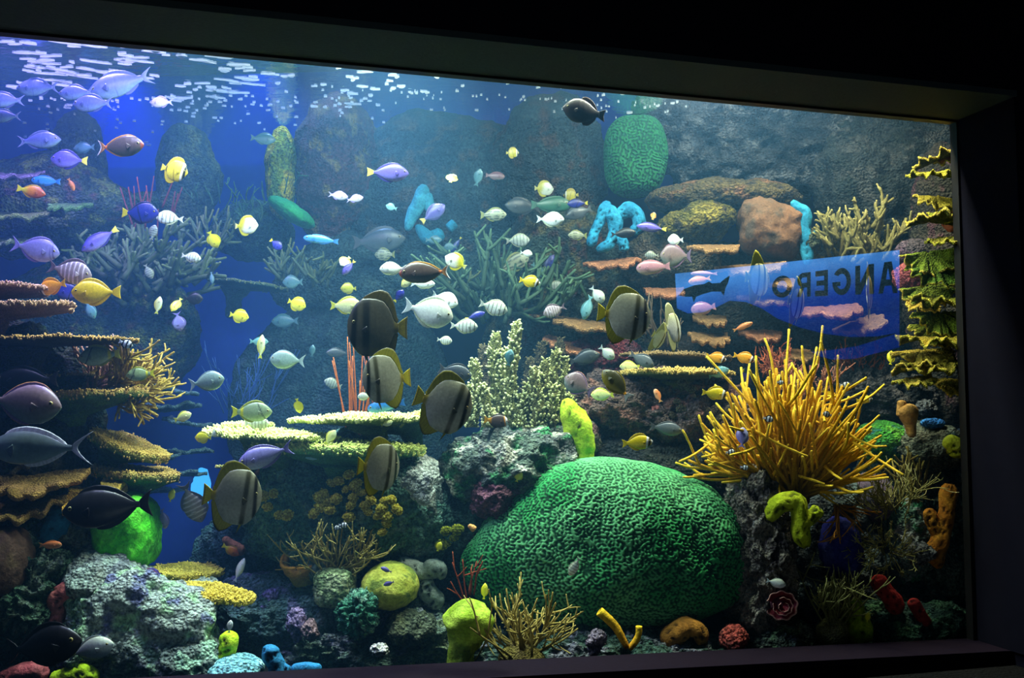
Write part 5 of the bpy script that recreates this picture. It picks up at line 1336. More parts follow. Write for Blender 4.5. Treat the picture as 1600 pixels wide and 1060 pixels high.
# ------------------------------------------------------------------ fish: kind, x, y, length, facing, tilt, depth, label [, yaw, scale]
FISH = [
 # batfishes
 ('batdark', 592, 512, 98, 'L', 0, 4.75, 'dark blurred batfish, uppermost of the batfishes at centre', 12, (1, 1, 1.12)),
 ('bat', 606, 592, 82, 'L', -4, 4.7, 'batfish facing left directly under the dark uppermost one', 25, (1, 1, 1.1)),
 ('bat', 690, 632, 96, 'R', -18, 4.65, 'large batfish with yellow tail in front of the pillar corals', 10, (1, 1, 1.05)),
 ('bat', 973, 493, 90, 'R', -6, 4.9, 'batfish with bright yellow tail left of the striped white one', 8, (1, 1, .98)),
 ('bat', 590, 730, 78, 'R', -5, 4.6, 'narrow looking batfish over the cup coral rock', 38, (1, 1, 1.12)),
 ('bat', 361, 776, 92, 'R', -6, 4.45, 'large batfish in the lower left, hanging beside the lime table corals', 15, (1, 1, 1.12)),
 ('silverjuv', 1050, 512, 50, 'R', 8, 4.95, 'white and yellow striped batfish seen nearly edge-on', 48, (1, 1, 1.2)),
 ('silverjuv', 1028, 528, 40, 'R', -30, 5.1, 'small pale batfish with torn looking fins beside the white one', 50),
 ('juv', 1182, 436, 60, 'R', -4, 5.0, 'striped batfish at the left end of the sign lettering', 36, (1, 1, 1.08)),
 ('juv', 1243, 473, 50, 'R', -8, 5.02, 'striped batfish with yellow back fin below the mirrored O', 42, (1, 1, 1.2)),
 ('juv', 1357, 456, 54, 'R', 0, 5.25, 'thin grey striped batfish before the mirrored N', 62, (1, 1, 1.25)),
 # upper left
 ('sweep', 60, 137, 74, 'L', 0, 5.5, 'silver-blue fish under the surface, leftmost of the three in a line'),
 ('sweep', 120, 145, 64, 'L', 0, 5.3, 'silver-blue fish under the surface, middle of the three in a line'),
 ('sweep', 190, 131, 108, 'L', -18, 5.35, 'largest silver-blue fish, tail raised, just under the surface'),
 ('sweep', 146, 162, 74, 'L', 2, 5.2, 'silver-blue fish just below the largest one'),
 ('sweep', 8, 157, 66, 'L', 0, 5.1, 'silver-pink fish cut by the left frame edge, upper of two'),
 ('sweep', 8, 182, 56, 'L', 0, 5.2, 'silver-blue fish cut by the left frame edge, lower of two'),
 ('chromis', 253, 160, 42, 'L', 3, 5.2, 'small pink-lilac fish under the surface glints'),
 ('sweep', 60, 220, 72, 'R', 3, 5.2, 'violet-silver fish facing right over the dark left rocks'),
 ('teal', 132, 231, 40, 'L', 0, 6.2, 'faint bluish fish behind the brown unicornfish'),
 ('purple', 109, 250, 62, 'L', 4, 5.1, 'purple tang with yellow tail facing left at upper left'),
 ('naso', 187, 229, 86, 'R', 0, 4.9, 'brown unicornfish with orange fin edges at upper left'),
 ('butter', 271, 266, 52, 'R', -16, 5.0, 'yellow butterflyfish with a black and white face'),
 ('slim', 73, 283, 50, 'L', 4, 5.3, 'lilac slender wrasse with a blue tail at left', 0, (1, 1, 1.3)),
 ('orangeyel', 48, 299, 46, 'R', -12, 5.1, 'orange wrasse with a yellow hind end at left'),
 ('anthias', 111, 288, 26, 'R', -60, 5.2, 'tiny white and rust fish diving, right of the lilac wrasse'),
 ('bluetang', 218, 333, 64, 'R', -3, 5.1, 'dark blue tang with yellow tail below the blue arch'),
 ('convict', 266, 341, 46, 'L', 6, 5.3, 'pale green striped fish touching the dark blue tang', 0, (1, 1, .9)),
 ('purple', 157, 374, 66, 'L', -38, 5.1, 'slender mauve tang diving left with raised yellow tail', 0, (1, 1, .75)),
 ('lilac', 54, 389, 80, 'R', -12, 4.9, 'lilac surgeonfish at left over the thicket'),
 ('barred', 108, 424, 76, 'R', -14, 4.85, 'brown surgeonfish with pale bars above the golden one'),
 ('gold', 151, 457, 74, 'L', -2, 4.7, 'golden surgeonfish right of the brown table corals'),
 ('foxorange', 82, 448, 54, 'L', -12, 4.75, 'orange and white foxface resting over the brown table coral'),
 ('bluetang', 112, 456, 50, 'L', 0, 5.0, 'deep blue tang half hidden behind the golden surgeonfish'),
 ('teal', 141, 484, 34, 'R', -60, 5.3, 'pale teal fish under the golden surgeonfish'),
 ('yellow', 333, 374, 30, 'R', -65, 5.4, 'small yellow fish head down, left of the white butterflyfish', 20),
 ('whiteyel', 384, 353, 42, 'R', 0, 5.4, 'white butterflyfish with yellow hind part at upper left middle'),
 ('convict', 298, 402, 36, 'R', -12, 5.4, 'small striped white fish alone over the far left thicket', 0, (1, 1, .85)),
 ('convict', 239, 364, 26, 'R', 75, 5.8, 'tiny pale fish head up below the dark blue tang'),
 ('convict', 232, 424, 26, 'R', -65, 5.8, 'tiny barred fish head down in the left thicket'),
 ('teal', 331, 434, 22, 'R', -80, 5.9, 'tiny teal fish head down right of the left thicket', 0, (1, 1, .7)),
 ('paleyel', 247, 478, 30, 'R', 80, 5.7, 'tiny white and yellow fish head up near the black and white one', 0, (1, 1, .8)),
 ('yellow', 276, 476, 30, 'L', -65, 5.6, 'thin yellow fish diving left beside the black one', 30, (1, 1, .7)),
 ('black', 301, 467, 32, 'R', 0, 5.6, 'small black fish with a pale tail at left centre', 0, (1, 1, 1.3)),
 ('lilac', 279, 502, 32, 'R', -75, 5.4, 'small lilac fish head down under the thin yellow one', 0, (1, 1, 1.3)),
 ('yellow', 373, 494, 32, 'R', -10, 5.4, 'small yellow fish, lower of the two left of centre'),
 ('yellow', 463, 475, 34, 'R', -20, 5.4, 'small yellow fish left of the elongated yellow one'),
 ('paleyel', 540, 478, 56, 'R', -2, 5.1, 'bright yellow white-headed fish left of the batfish', 0, (1, 1, .95)),
 ('bluetang', 431, 382, 26, 'R', -40, 5.4, 'little blue tang with yellow tail above the centre left'),
 ('slim', 503, 375, 58, 'L', 6, 5.6, 'bright blue slender wrasse in the hazy centre'),
 ('teal', 458, 441, 34, 'L', 0, 6.1, 'hazy round teal fish above the small yellow one', 0, (1, 1, 1.3)),
 ('grey', 590, 376, 90, 'R', 4, 6.5, 'big faint grey fish in the hazy centre'),
 ('chromis', 528, 306, 32, 'R', -8, 5.5, 'lilac chromis, left one of the pair'),
 ('chromis', 554, 311, 28, 'R', 10, 5.5, 'lilac chromis, right one of the pair'),
 ('teal', 612, 324, 20, 'L', 20, 5.7, 'tiny pale blue fish below the lilac pair', 0, (1, 1, 1.2)),
 ('purple', 605, 270, 68, 'R', 0, 5.1, 'purple tang with yellow tail facing right at upper centre', 0, (1, 1, .9)),
 ('teal', 410, 217, 42, 'R', -4, 6.3, 'faint blue-grey fish under the surface at upper left'),
 ('butter', 706, 279, 28, 'R', 78, 5.4, 'small thin striped butterflyfish head up in open water', 45, (1, 1, .8)),
 ('teal', 747, 278, 30, 'R', 75, 6.1, 'pale blue fish head up beside the thin striped one', 0, (1, 1, 1.0)),
 ('pink', 773, 275, 32, 'R', -4, 6.4, 'faint orange-backed fish in the hazy upper centre'),
 ('butter', 800, 239, 22, 'R', 0, 5.9, 'tiny yellow-black fish high in open water'),
 ('trigger', 914, 175, 74, 'L', 8, 4.9, 'black triggerfish high up beneath the window head', 0, (1, 1, 1)),
 ('purple', 676, 334, 48, 'R', 38, 6.0, 'hazy dark blue tang climbing right with yellow tail'),
 ('striped', 770, 336, 44, 'R', 0, 5.9, 'striped sweetlips with pale lines in the hazy centre'),
 ('whiteyel', 849, 295, 34, 'R', 0, 6.2, 'hazy yellow and white butterflyfish over the green parrotfish'),
 ('butter', 893, 305, 26, 'L', 0, 6.3, 'faint yellow butterflyfish right of the green parrotfish'),
 ('parrot', 859, 320, 66, 'R', 0, 6.2, 'hazy green parrotfish above the white tang'),
 ('grey', 818, 323, 60, 'L', 4, 6.35, 'faint dark fish with its head behind the green parrotfish'),
 ('bluetang', 903, 318, 34, 'L', 0, 6.1, 'dark blue fish with a white throat right of the green parrotfish', 0, (1, 1, .8)),
 ('grey', 905, 332, 46, 'L', -18, 6.2, 'grey hazy fish under the dark blue one'),
 ('white', 859, 343, 46, 'R', -4, 5.3, 'brilliant white tang with cream tail at centre right', 0, (1, 1, .9)),
 ('convict', 808, 376, 40, 'R', 4, 6.1, 'hazy barred fish left of the striped ones'),
 ('striped', 903, 368, 32, 'L', 0, 6.0, 'yellow and black striped fish under the white tang'),
 ('white', 822, 396, 20, 'R', -8, 5.5, 'tiny brilliant white fish in the centre right'),
 ('striped', 803, 412, 56, 'R', 30, 6.3, 'dark many-lined fish in the hazy thicket'),
 ('foxorange', 1021, 338, 22, 'R', 70, 5.9, 'tiny orange fish head up beside the blue sponge', 40, (1, 1, .8)),
 ('black', 973, 365, 42, 'R', 5, 6.0, 'dark blue-black fish before the blue branching sponge', 0, (1, 1, .8)),
 ('purple', 1019, 356, 50, 'L', 6, 5.7, 'slender blue-violet fish right of the blue sponge', 0, (1, 1, .6)),
 ('white', 1056, 375, 26, 'L', 0, 5.7, 'small pale pink fish above the round brown one', 0, (1, 1, 1.2)),
 ('rabbit', 1057, 400, 52, 'L', 0, 5.7, 'round brown fish under the small pale pink one', 0, (1, 1, 1.4)),
 ('pink', 1022, 418, 56, 'L', -4, 5.6, 'pink parrotfish left of the sign'),
 ('convict', 1019, 399, 24, 'L', 0, 5.8, 'small barred fish above the pink parrotfish'),
 ('anthias', 1094, 438, 40, 'L', -12, 5.5, 'orange wrasse crossing the left end of the sign'),
 ('pink', 1101, 428, 44, 'L', 0, 5.7, 'thin pink fish behind the orange wrasse', 0, (1, 1, .5)),
 ('pink', 1100, 482, 42, 'L', -10, 5.7, 'pinkish oval fish below the shark shape on the sign', 0, (1, 1, 1.2)),
 ('anthias', 1160, 511, 34, 'R', 22, 5.5, 'slender orange wrasse climbing right under the sign', 0, (1, 1, .8)),
 # centre cluster
 ('whiteyel', 540, 408, 24, 'L', -50, 5.3, 'small cream-yellow fish above the tiny purple tang', 30),
 ('purple', 545, 418, 30, 'L', -50, 5.2, 'tiny purple tang diving left in the centre', 0, (1, 1, .8)),
 ('yellow', 545, 451, 26, 'L', 0, 6.0, 'hazy yellow striped fish above the bright yellow one'),
 ('white', 615, 420, 44, 'L', -4, 5.1, 'white fish with a yellow snout left of the brown unicornfish', 0, (1, 1, .85)),
 ('naso', 665, 426, 84, 'L', -4, 4.9, 'brown unicornfish with orange tail base in the centre', 0, (1, 1, 1)),
 ('paleyel', 637, 440, 26, 'L', -40, 5.1, 'small cream fish just under the brown unicornfish'),
 ('white', 660, 444, 40, 'R', 0, 5.3, 'white fish half hidden behind the brown unicornfish', 0, (1, 1, .7)),
 ('white', 668, 487, 82, 'R', -14, 5.0, 'largest white surgeonfish right of the dark batfish', 0, (1, 1, 1.05)),
 ('white', 694, 468, 48, 'R', -22, 5.3, 'white surgeonfish behind and above the largest one', 0, (1, 1, .95)),
 ('convict', 770, 480, 48, 'R', -16, 5.2, 'white faintly barred surgeonfish right of the cluster', 0, (1, 1, 1)),
 ('convict', 724, 510, 46, 'R', -4, 5.1, 'black barred convict tang below the white cluster', 0, (1, 1, .95)),
 ('whiteyel', 713, 410, 42, 'L', 30, 5.1, 'white fish with yellow forehead tilting up at centre', 0, (1, 1, .85)),
 ('convict', 694, 532, 26, 'R', -8, 5.3, 'small white fish right of the lowest edge of the dark batfish'),
 ('bluetang', 742, 494, 34, 'R', 20, 5.6, 'blue fish behind the two barred white surgeonfish', 0, (1, 1, .6)),
 ('bluetang', 623, 463, 24, 'R', 50, 5.2, 'little blue and yellow fish on top of the dark batfish'),
 ('teal', 446, 502, 46, 'L', 0, 6.4, 'faint grey-teal fish left of the yellow white-headed one'),
 ('striped', 602, 398, 34, 'L', 0, 6.4, 'faint striped fish above the white cluster', 0, (1, 1, 1.2)),
 ('barred', 867, 485, 40, 'L', -22, 5.6, 'grey barred fish diving left, left of the pale blue one'),
 ('fox', 827, 440, 36, 'R', -12, 5.2, 'bright yellow foxface at centre right', 0, (1, 1, 1.05)),
 ('teal', 918, 480, 42, 'L', -72, 5.6, 'pale blue fish head down beside the yellow tailed batfish', 0, (1, 1, .85)),
 ('white', 933, 460, 32, 'R', -50, 5.3, 'small white fish just above the yellow tailed batfish', 0, (1, 1, .95)),
 ('convict', 866, 447, 30, 'R', 0, 6.2, 'faint yellow barred fish right of the yellow foxface'),
 ('teal', 840, 422, 30, 'R', -50, 6.2, 'faint pale fish in the haze above the barred one'),
 ('bluetang', 856, 414, 38, 'R', 60, 6.3, 'faint blue fish upright in the haze', 0, (1, 1, .7)),
 ('teal', 677, 375, 28, 'R', 0, 6.4, 'faint blue spotted fish in the thicket haze'),
 ('bluetang', 713, 382, 30, 'L', -55, 6.4, 'faint indigo fish steeply tilted in the haze', 0, (1, 1, .5)),
 ('teal', 704, 386, 22, 'L', 0, 6.3, 'faint small round fish in the haze of the thicket', 0, (1, 1, 1.2)),
 # left middle
 ('foxgrey', 157, 556, 66, 'L', -8, 4.75, 'dark olive fish with yellow tail over the staghorn coral'),
 ('foxgrey', 220, 585, 44, 'L', -6, 4.75, 'pale olive fish with yellow tail at the tip of the staghorn coral'),
 ('black', 45, 593, 116, 'L', 0, 4.5, 'purple-grey surgeonfish at left above the big brown one', 0, (1, 1, .75)),
 ('rabbit', 34, 630, 136, 'R', -6, 4.35, 'big brown-grey surgeonfish close to the glass at the left edge', 0, (1, 1, .95)),
 ('longuni', 62, 700, 176, 'L', 0, 4.4, 'long pale unicornfish with forked tail at the left edge'),
 ('bignose', 322, 597, 60, 'R', 10, 4.9, 'pale teal unicornfish with yellow face before the blue gap', 0, (1, 1, 1)),
 ('paleyel', 285, 652, 30, 'R', 22, 5.0, 'small glowing pale fish left of the lime table corals'),
 ('foxgrey', 392, 644, 66, 'R', 0, 4.95, 'grey-green fish with yellow tail over the lime table corals'),
 ('convict', 400, 662, 42, 'R', 0, 5.0, 'white striped fish just under the grey-green one'),
 ('yellow', 318, 684, 30, 'L', 0, 4.95, 'yellow fish at the left tip of the lime table coral', 0, (1, 1, .9)),
 ('white', 336, 678, 22, 'R', 30, 4.95, 'round white fish touching the yellow one'),
 ('bignose', 450, 563, 58, 'L', 4, 5.2, 'pale teal unicornfish in the blue left of centre', 0, (1, 1, 1)),
 ('paleyel', 408, 543, 40, 'R', 86, 5.3, 'slim yellow and white fish upright above the grey-green fish', 0, (1, 1, .6)),
 ('teal', 404, 534, 30, 'R', 0, 5.6, 'pale blue fish behind the slim upright one'),
 ('black', 172, 793, 142, 'L', -6, 4.4, 'long black surgeonfish in front of the bright green coral', 0, (1, 1, 1)),
 ('yellow', 268, 775, 22, 'R', 75, 5.0, 'tiny yellow fish upright right of the green funnel coral', 0, (1, 1, .7)),
 ('barred', 300, 785, 72, 'R', -70, 5.2, 'grey barred fish head down left of the lower left batfish', 20, (1, 1, 1)),
 ('lilac', 255, 810, 34, 'R', -78, 5.0, 'small white-violet fish head down by the green coral head'),
 ('lilac', 416, 712, 90, 'L', -18, 4.6, 'lilac-blue surgeonfish diving left over the lime table coral', 0, (1, 1, .8)),
 ('slim', 605, 634, 66, 'L', -10, 5.05, 'deep blue wrasse under the batfish pair', 0, (1, 1, 1.2)),
 ('white', 570, 620, 22, 'L', 0, 5.0, 'small white headed fish by the blue wrasse'),
 ('yellow', 466, 634, 26, 'R', -80, 5.0, 'small yellow fish head down over the lime corals', 20, (1, 1, .8)),
 ('paleyel', 516, 684, 28, 'R', 55, 4.95, 'pale green fish climbing over the wide lower table coral'),
 ('teal', 500, 710, 46, 'L', -14, 5.0, 'pale fish under the wide lower table coral', 0, (1, 1, .7)),
 ('paleyel', 604, 662, 20, 'R', 20, 4.95, 'tiny pale yellow fish at the tip of the upper lime table'),
 ('grey', 710, 582, 56, 'R', -14, 5.1, 'pale grey fish behind the shoulder of the large batfish', 0, (1, 1, 1.1)),
 ('moorish', 775, 658, 42, 'R', -6, 5.1, 'dark fish with orange tail and white muzzle at the pillar base'),
 ('olive', 964, 602, 64, 'L', 48, 4.95, 'dark olive unicornfish head up near the ochre table coral', 0, (1, 1, 1)),
 ('white', 948, 551, 30, 'R', -40, 5.3, 'bright white fish left of the ochre table coral', 0, (1, 1, 1)),
 ('rabbit', 905, 602, 52, 'L', 30, 5.3, 'round dark brown fish right of the pillar corals', 0, (1, 1, 1.35)),
 ('paleyel', 942, 617, 38, 'L', 0, 5.5, 'dull yellow fish behind the olive unicornfish'),
 ('grey', 1002, 562, 44, 'R', -28, 5.5, 'brown-grey fish over the ochre table coral'),
 ('grey', 912, 560, 52, 'R', 14, 5.8, 'dim grey fish left of the bright white one'),
 ('paleyel', 985, 573, 34, 'L', 0, 5.7, 'dim tan fish behind the ochre table coral'),
 ('anthias', 1028, 619, 24, 'L', 68, 5.4, 'tiny peach fish upright over the mauve slope', 0, (1, 1, 1.2)),
 ('foxorange', 1118, 559, 34, 'R', -14, 5.35, 'orange foxface left one of the two under the sign'),
 ('foxorange', 1162, 559, 36, 'R', -16, 5.35, 'orange foxface right one of the two under the sign'),
 ('fox', 1116, 615, 42, 'R', -6, 5.2, 'yellow foxface by the tips of the finger gorgonian'),
 ('fox', 995, 692, 50, 'R', 4, 5.0, 'yellow foxface just above the brain coral dome'),
 ('fox', 1350, 625, 26, 'R', 6, 5.4, 'small yellow foxface right of the finger gorgonian'),
 ('fox', 1294, 618, 28, 'R', -40, 5.45, 'yellow foxface half hidden by gorgonian finger tips'),
 ('grey', 1040, 670, 54, 'R', -8, 5.3, 'dark grey fish resting on the mauve slope', 0, (1, 1, .9)),
 ('lilac', 1160, 685, 36, 'R', 80, 4.95, 'blue-grey oval fish among the left gorgonian fingers', 20, (1, 1, 1.1)),
 ('bluetang', 1165, 590, 30, 'R', -60, 5.6, 'dark violet-blue fish above the gorgonian', 20),
 ('teal', 1122, 583, 36, 'R', 20, 5.55, 'dull blue-grey fish beside the ochre table coral end'),
 ('yellow', 810, 745, 20, 'R', 70, 5.1, 'small yellow fish in the shade above the brain coral'),
 ('rabbit', 1078, 628, 30, 'R', 60, 5.6, 'dark mauve fish over the mauve slope'),
 ('teal', 796, 560, 28, 'R', 80, 5.2, 'pale blue fish before the pillar corals', 0, (1, 1, 1.1)),
 ('convict', 898, 885, 34, 'L', -62, 4.85, 'small striped fish with a long filament before the brain coral', 0, (1, 1, .8)),
 ('convict', 521, 600, 30, 'L', 20, 6.0, 'faint barred fish in the blue above the lime corals', 0, (1, 1, 1)),
 ('grey', 528, 552, 38, 'L', 0, 6.2, 'faint grey fish left of the red whip gorgonian', 0, (1, 1, .9)),
 ('teal', 488, 549, 20, 'R', 85, 6.0, 'faint small blue fish upright in the blue water'),
 ('yellow', 1353, 675, 20, 'R', 10, 5.3, 'tiny yellow fish at the right fringe of the gorgonian', 0, (1, 1, .7)),
 ('yellow', 1392, 560, 26, 'R', 75, 5.4, 'small yellow fish upright left of the lettuce corals', 20, (1, 1, .7)),
 # bottom
 ('black', 66, 1010, 138, 'R', 10, 4.3, 'black surgeonfish with yellow fin edge at the bottom left', 0, (1, 1, 1)),
 ('white', 140, 1016, 84, 'R', 16, 4.35, 'silvery banded fish beside the bottom black surgeonfish', 0, (1, 1, .75)),
 ('anthias', 78, 852, 38, 'R', 2, 4.5, 'small pink wrasse before the dark blue sponge', 0, (1, 1, 1)),
 ('orangeyel', 360, 860, 32, 'R', -30, 5.2, 'small brown-orange fish under the lower left batfish'),
 ('white', 374, 892, 40, 'R', 72, 5.0, 'slender white fish nearly upright right of the table corals', 20, (1, 1, .5)),
 ('white', 359, 980, 20, 'R', 85, 4.45, 'tiny white fish hovering over the yellow-green sponge', 0, (1, 1, .8)),
 ('lilac', 604, 891, 20, 'L', 20, 4.75, 'tiny grey-lilac fish over the yellow dome, upper of two', 0, (1, 1, .7)),
 ('lilac', 608, 912, 20, 'L', -20, 4.75, 'tiny grey-lilac fish over the yellow dome, lower of two', 0, (1, 1, .7)),
 ('yellow', 757, 925, 26, 'R', 85, 4.8, 'small yellow fish upright at the lower left of the brain coral', 0, (1, 1, .6)),
 ('white', 1212, 911, 32, 'R', -14, 4.95, 'pale green-white fish swimming over the rosette coral', 0, (1, 1, .8)),
 ('yellow', 1356, 965, 18, 'R', 85, 5.1, 'tiny yellow fish right of the olive-yellow sponge', 0, (1, 1, .7)),
 ('yellow', 686, 855, 16, 'R', 70, 5.0, 'tiny yellow fish below the right cup corals', 0, (1, 1, .9)),
]
def haze_dimmed(kd, f=.42):
    # copies for far fish, haze dimming painted into their colours
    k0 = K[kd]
    key = kd + '_haze_dimmed'
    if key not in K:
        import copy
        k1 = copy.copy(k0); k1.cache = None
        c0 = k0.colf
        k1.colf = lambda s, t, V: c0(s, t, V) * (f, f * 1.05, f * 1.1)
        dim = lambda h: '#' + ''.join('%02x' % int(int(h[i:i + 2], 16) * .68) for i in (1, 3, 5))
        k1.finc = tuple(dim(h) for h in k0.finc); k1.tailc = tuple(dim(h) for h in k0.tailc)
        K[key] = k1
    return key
for a in FISH:
    kd, x, y, L, fc, tl, Y, lab = a[:8]
    yaw = a[8] if len(a) > 8 else 0
    s_ = a[9] if len(a) > 9 else (1, 1, 1)
    if kd not in ('bat', 'batdark', 'juv', 'silverjuv') and yaw == 0: yaw = rng.uniform(-14, 14)
    if Y >= 5.8: kd = haze_dimmed(kd)
    mid = P(x, y, Y)
    lim = paneY(mid.x) + 0.05 + M(L, Y) * .25
    fish(K[kd], x, y, L, fc, tl, max(Y, lim), lab, yaw, None, s_)
for i, (x, y, L, fc) in enumerate([(1200, 655, 18, 'R'), (1320, 602, 18, 'R'), (1293, 648, 15, 'L'), (1309, 647, 14, 'R'), (1141, 707, 16, 'R'), (1163, 731, 14, 'R'), (1219, 598, 12, 'R'), (1308, 624, 13, 'L')]):
    fish(K['damsel'], x, y, L, fc, rng.uniform(-15, 15), 5.0 if x < 1300 else 5.25, ORD[(4, 7, 3, 6, 0, 1, 2, 5)[i]].replace('first', 'leftmost') + ' tiny black and white damselfish from left around the finger gorgonian', 0, 'humbug damselfish at the gorgonian')
for i, (x, y, L, fc) in enumerate([(536, 821, 15, 'R'), (528, 825, 12, 'L')]):
    fish(K['damsel'], x, y, L, fc, 0, 4.8, ('right', 'left')[i] + ' one of two tiny black and white damselfish over the cream bush coral', 0, 'damselfish over the bush coral')
fish(K['damsel'], 196, 537, 24, 'R', -20, 4.6, 'black and white damselfish at the tip of the long left table coral')
fish(K['damsel'], 95, 543, 26, 'R', 40, 4.75, 'violet-white damselfish in the dark under the long left table coral')
# filament of the striped fish
# ------------------------------------------------------------------ white flecks modelled in place of lamp glints on the water surface
fm = bpy.data.materials.new('glint_flecks')
t = NT(fm)
d1 = t.n('ShaderNodeBsdfDiffuse'); d1.inputs[0].default_value = (.95, .97, 1, 1)
d2 = t.n('ShaderNodeBsdfTranslucent'); d2.inputs[0].default_value = (.95, .97, 1, 1)
mx = t.n('ShaderNodeMixShader'); mx.inputs[0].default_value = .75
t.l(d1.outputs[0], mx.inputs[1]); t.l(d2.outputs[0], mx.inputs[2]); t.l(mx.outputs[0], t.out.inputs[0])
def at_surface(px, py):
    a = P(px, py, 1.0) - Vector((0, 0, CAMZ))
    return (WATER_Z - .004 - CAMZ) / a.z
rg = np.random.RandomState(77)
b = Bag()
def fleck(px, py, wpx, hpx, ang=0.0):
    Y = at_surface(px, py)
    if Y > 7.4: return
    c = P(px, py, Y)
    n = 20
    a = np.linspace(0, 2 * np.pi, n, endpoint=False)
    r = 1 + .25 * np.sin(2 * a + rg.uniform(0, 6)) + .22 * np.sin(3 * a + rg.uniform(0, 6)) + .08 * rg.normal(size=n)
    rx = M(wpx, Y) / 2; ry = hpx / 2 * Y * Y / (FPX * 2.07)
    x = np.cos(a) * rx * r; y = np.sin(a) * ry * r + ang * x
    V = np.stack([c.x + x, c.y + y, np.full(n, WATER_Z - .006)], 1)
    V = np.vstack([V, V + (0, 0, .004)])
    F = [list(range(n))[::-1], list(range(n, 2 * n))] + [[i, (i + 1) % n, n + (i + 1) % n, n + i] for i in range(n)]
    b.add(V, F, (1, 1, 1))
clusters = [(20, 66, 40, 12, 10, 18), (110, 66, 70, 14, 16, 26), (70, 90, 60, 16, 14, 22), (40, 105, 50, 20, 14, 26), (180, 92, 70, 18, 14, 20), (230, 90, 60, 20, 12, 20), (120, 112, 90, 22, 26, 22), (60, 130, 80, 25, 16, 14),
            (200, 118, 60, 14, 12, 20), (250, 78, 60, 8, 8, 24), (290, 84, 50, 12, 8, 26), (360, 98, 50, 12, 12, 22), (385, 115, 36, 18, 14, 24), (330, 90, 40, 8, 6, 24), (300, 140, 70, 20, 26, 20), (270, 150, 60, 14, 12, 14), (340, 135, 50, 10, 8, 16)]
for cx, cy_, sx, sy, n, wd in clusters:
    for _ in range(int(n * .45)):
        x = rg.normal(cx, sx * .42); y = rg.normal(cy_, sy * .42)
        if y < 47 + x * .097: continue
        fleck(x, y, wd * rg.uniform(.3, 1.9), rg.uniform(1.3, 3.8), rg.uniform(-.1, .5))
for x, y, wd in [(440, 93, 28), (420, 116, 22), (445, 120, 14), (455, 119, 12), (434, 131, 10), (492, 135, 8), (505, 133, 9), (447, 144, 6), (464, 161, 5), (490, 167, 9), (508, 168, 7), (530, 163, 8), (550, 163, 22), (538, 142, 12), (550, 147, 18), (547, 121, 10),
                 (555, 123, 8), (551, 126, 7), (566, 136, 13), (570, 113, 22), (580, 109, 7), (598, 108, 16), (585, 140, 14), (579, 150, 10), (570, 155, 7), (590, 165, 6), (614, 118, 16), (620, 121, 9), (608, 127, 9), (604, 132, 7), (614, 139, 10), (627, 136, 16),
                 (643, 146, 7), (651, 146, 6), (660, 144, 6), (667, 145, 9), (683, 121, 9), (694, 119, 5), (716, 122, 4), (723, 135, 5), (714, 143, 5), (745, 173, 5), (528, 107, 7), (536, 100, 14), (788, 125, 6), (793, 131, 5), (820, 129, 5), (836, 130, 6),
                 (841, 137, 6), (877, 137, 4), (903, 136, 5), (892, 137, 4), (964, 143, 4), (973, 147, 8), (943, 149, 4), (934, 150, 3), (818, 152, 5), (853, 156, 4), (1028, 166, 5), (1051, 162, 5), (1058, 160, 4), (983, 177, 7), (1184, 165, 4), (1200, 170, 3), (1300, 173, 3)]:
    fleck(x, y, wd * rg.uniform(.85, 1.1), 2.6 if wd > 8 else 2.2)
for _ in range(150):
    x = rg.uniform(0, 620) ** 1.0; y = 150 + rg.exponential(22)
    fleck(x, y, rg.uniform(2.5, 7), rg.uniform(1.0, 1.8))
for _ in range(70):
    x = rg.uniform(500, 1200); y = 135 + .05 * (x - 500) + rg.exponential(14)
    fleck(x, y, rg.uniform(1.5, 4), rg.uniform(.8, 1.4))
tag(link('glint_flecks', b.mesh('glint_flecks', False), fm), 'white flecks painting lamp glints on the water surface', 'glint_flecks', kind='stuff')

# ------------------------------------------------------------------ glowing film standing in for a blue sign reflected in the acrylic
sm = bpy.data.materials.new('blue_sign_light')  # glow of the film standing in for the sign reflection
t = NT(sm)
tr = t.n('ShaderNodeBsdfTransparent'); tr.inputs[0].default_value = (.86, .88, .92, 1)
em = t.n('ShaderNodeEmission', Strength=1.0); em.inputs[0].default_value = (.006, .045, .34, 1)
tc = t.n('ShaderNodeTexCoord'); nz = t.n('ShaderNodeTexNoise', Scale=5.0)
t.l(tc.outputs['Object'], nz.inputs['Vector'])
# the reflected glow is painted brighter towards its upper edge
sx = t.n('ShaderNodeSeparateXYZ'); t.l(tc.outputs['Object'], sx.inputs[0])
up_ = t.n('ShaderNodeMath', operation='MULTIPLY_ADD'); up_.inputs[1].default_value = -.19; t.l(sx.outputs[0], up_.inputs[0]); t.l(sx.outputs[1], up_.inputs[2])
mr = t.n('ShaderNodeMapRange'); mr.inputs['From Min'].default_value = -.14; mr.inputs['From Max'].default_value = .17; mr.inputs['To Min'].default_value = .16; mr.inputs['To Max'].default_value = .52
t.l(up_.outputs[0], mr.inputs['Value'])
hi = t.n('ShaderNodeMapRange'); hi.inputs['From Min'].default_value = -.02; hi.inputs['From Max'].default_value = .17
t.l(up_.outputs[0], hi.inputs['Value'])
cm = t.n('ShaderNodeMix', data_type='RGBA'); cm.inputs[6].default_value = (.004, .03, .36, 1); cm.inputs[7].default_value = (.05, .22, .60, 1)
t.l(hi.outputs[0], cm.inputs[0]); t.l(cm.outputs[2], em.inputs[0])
ml = t.n('ShaderNodeMath', operation='MULTIPLY'); n2 = t.n('ShaderNodeMapRange'); n2.inputs['From Min'].default_value = .3; n2.inputs['From Max'].default_value = .7; n2.inputs['To Min'].default_value = .75; n2.inputs['To Max'].default_value = 1.25
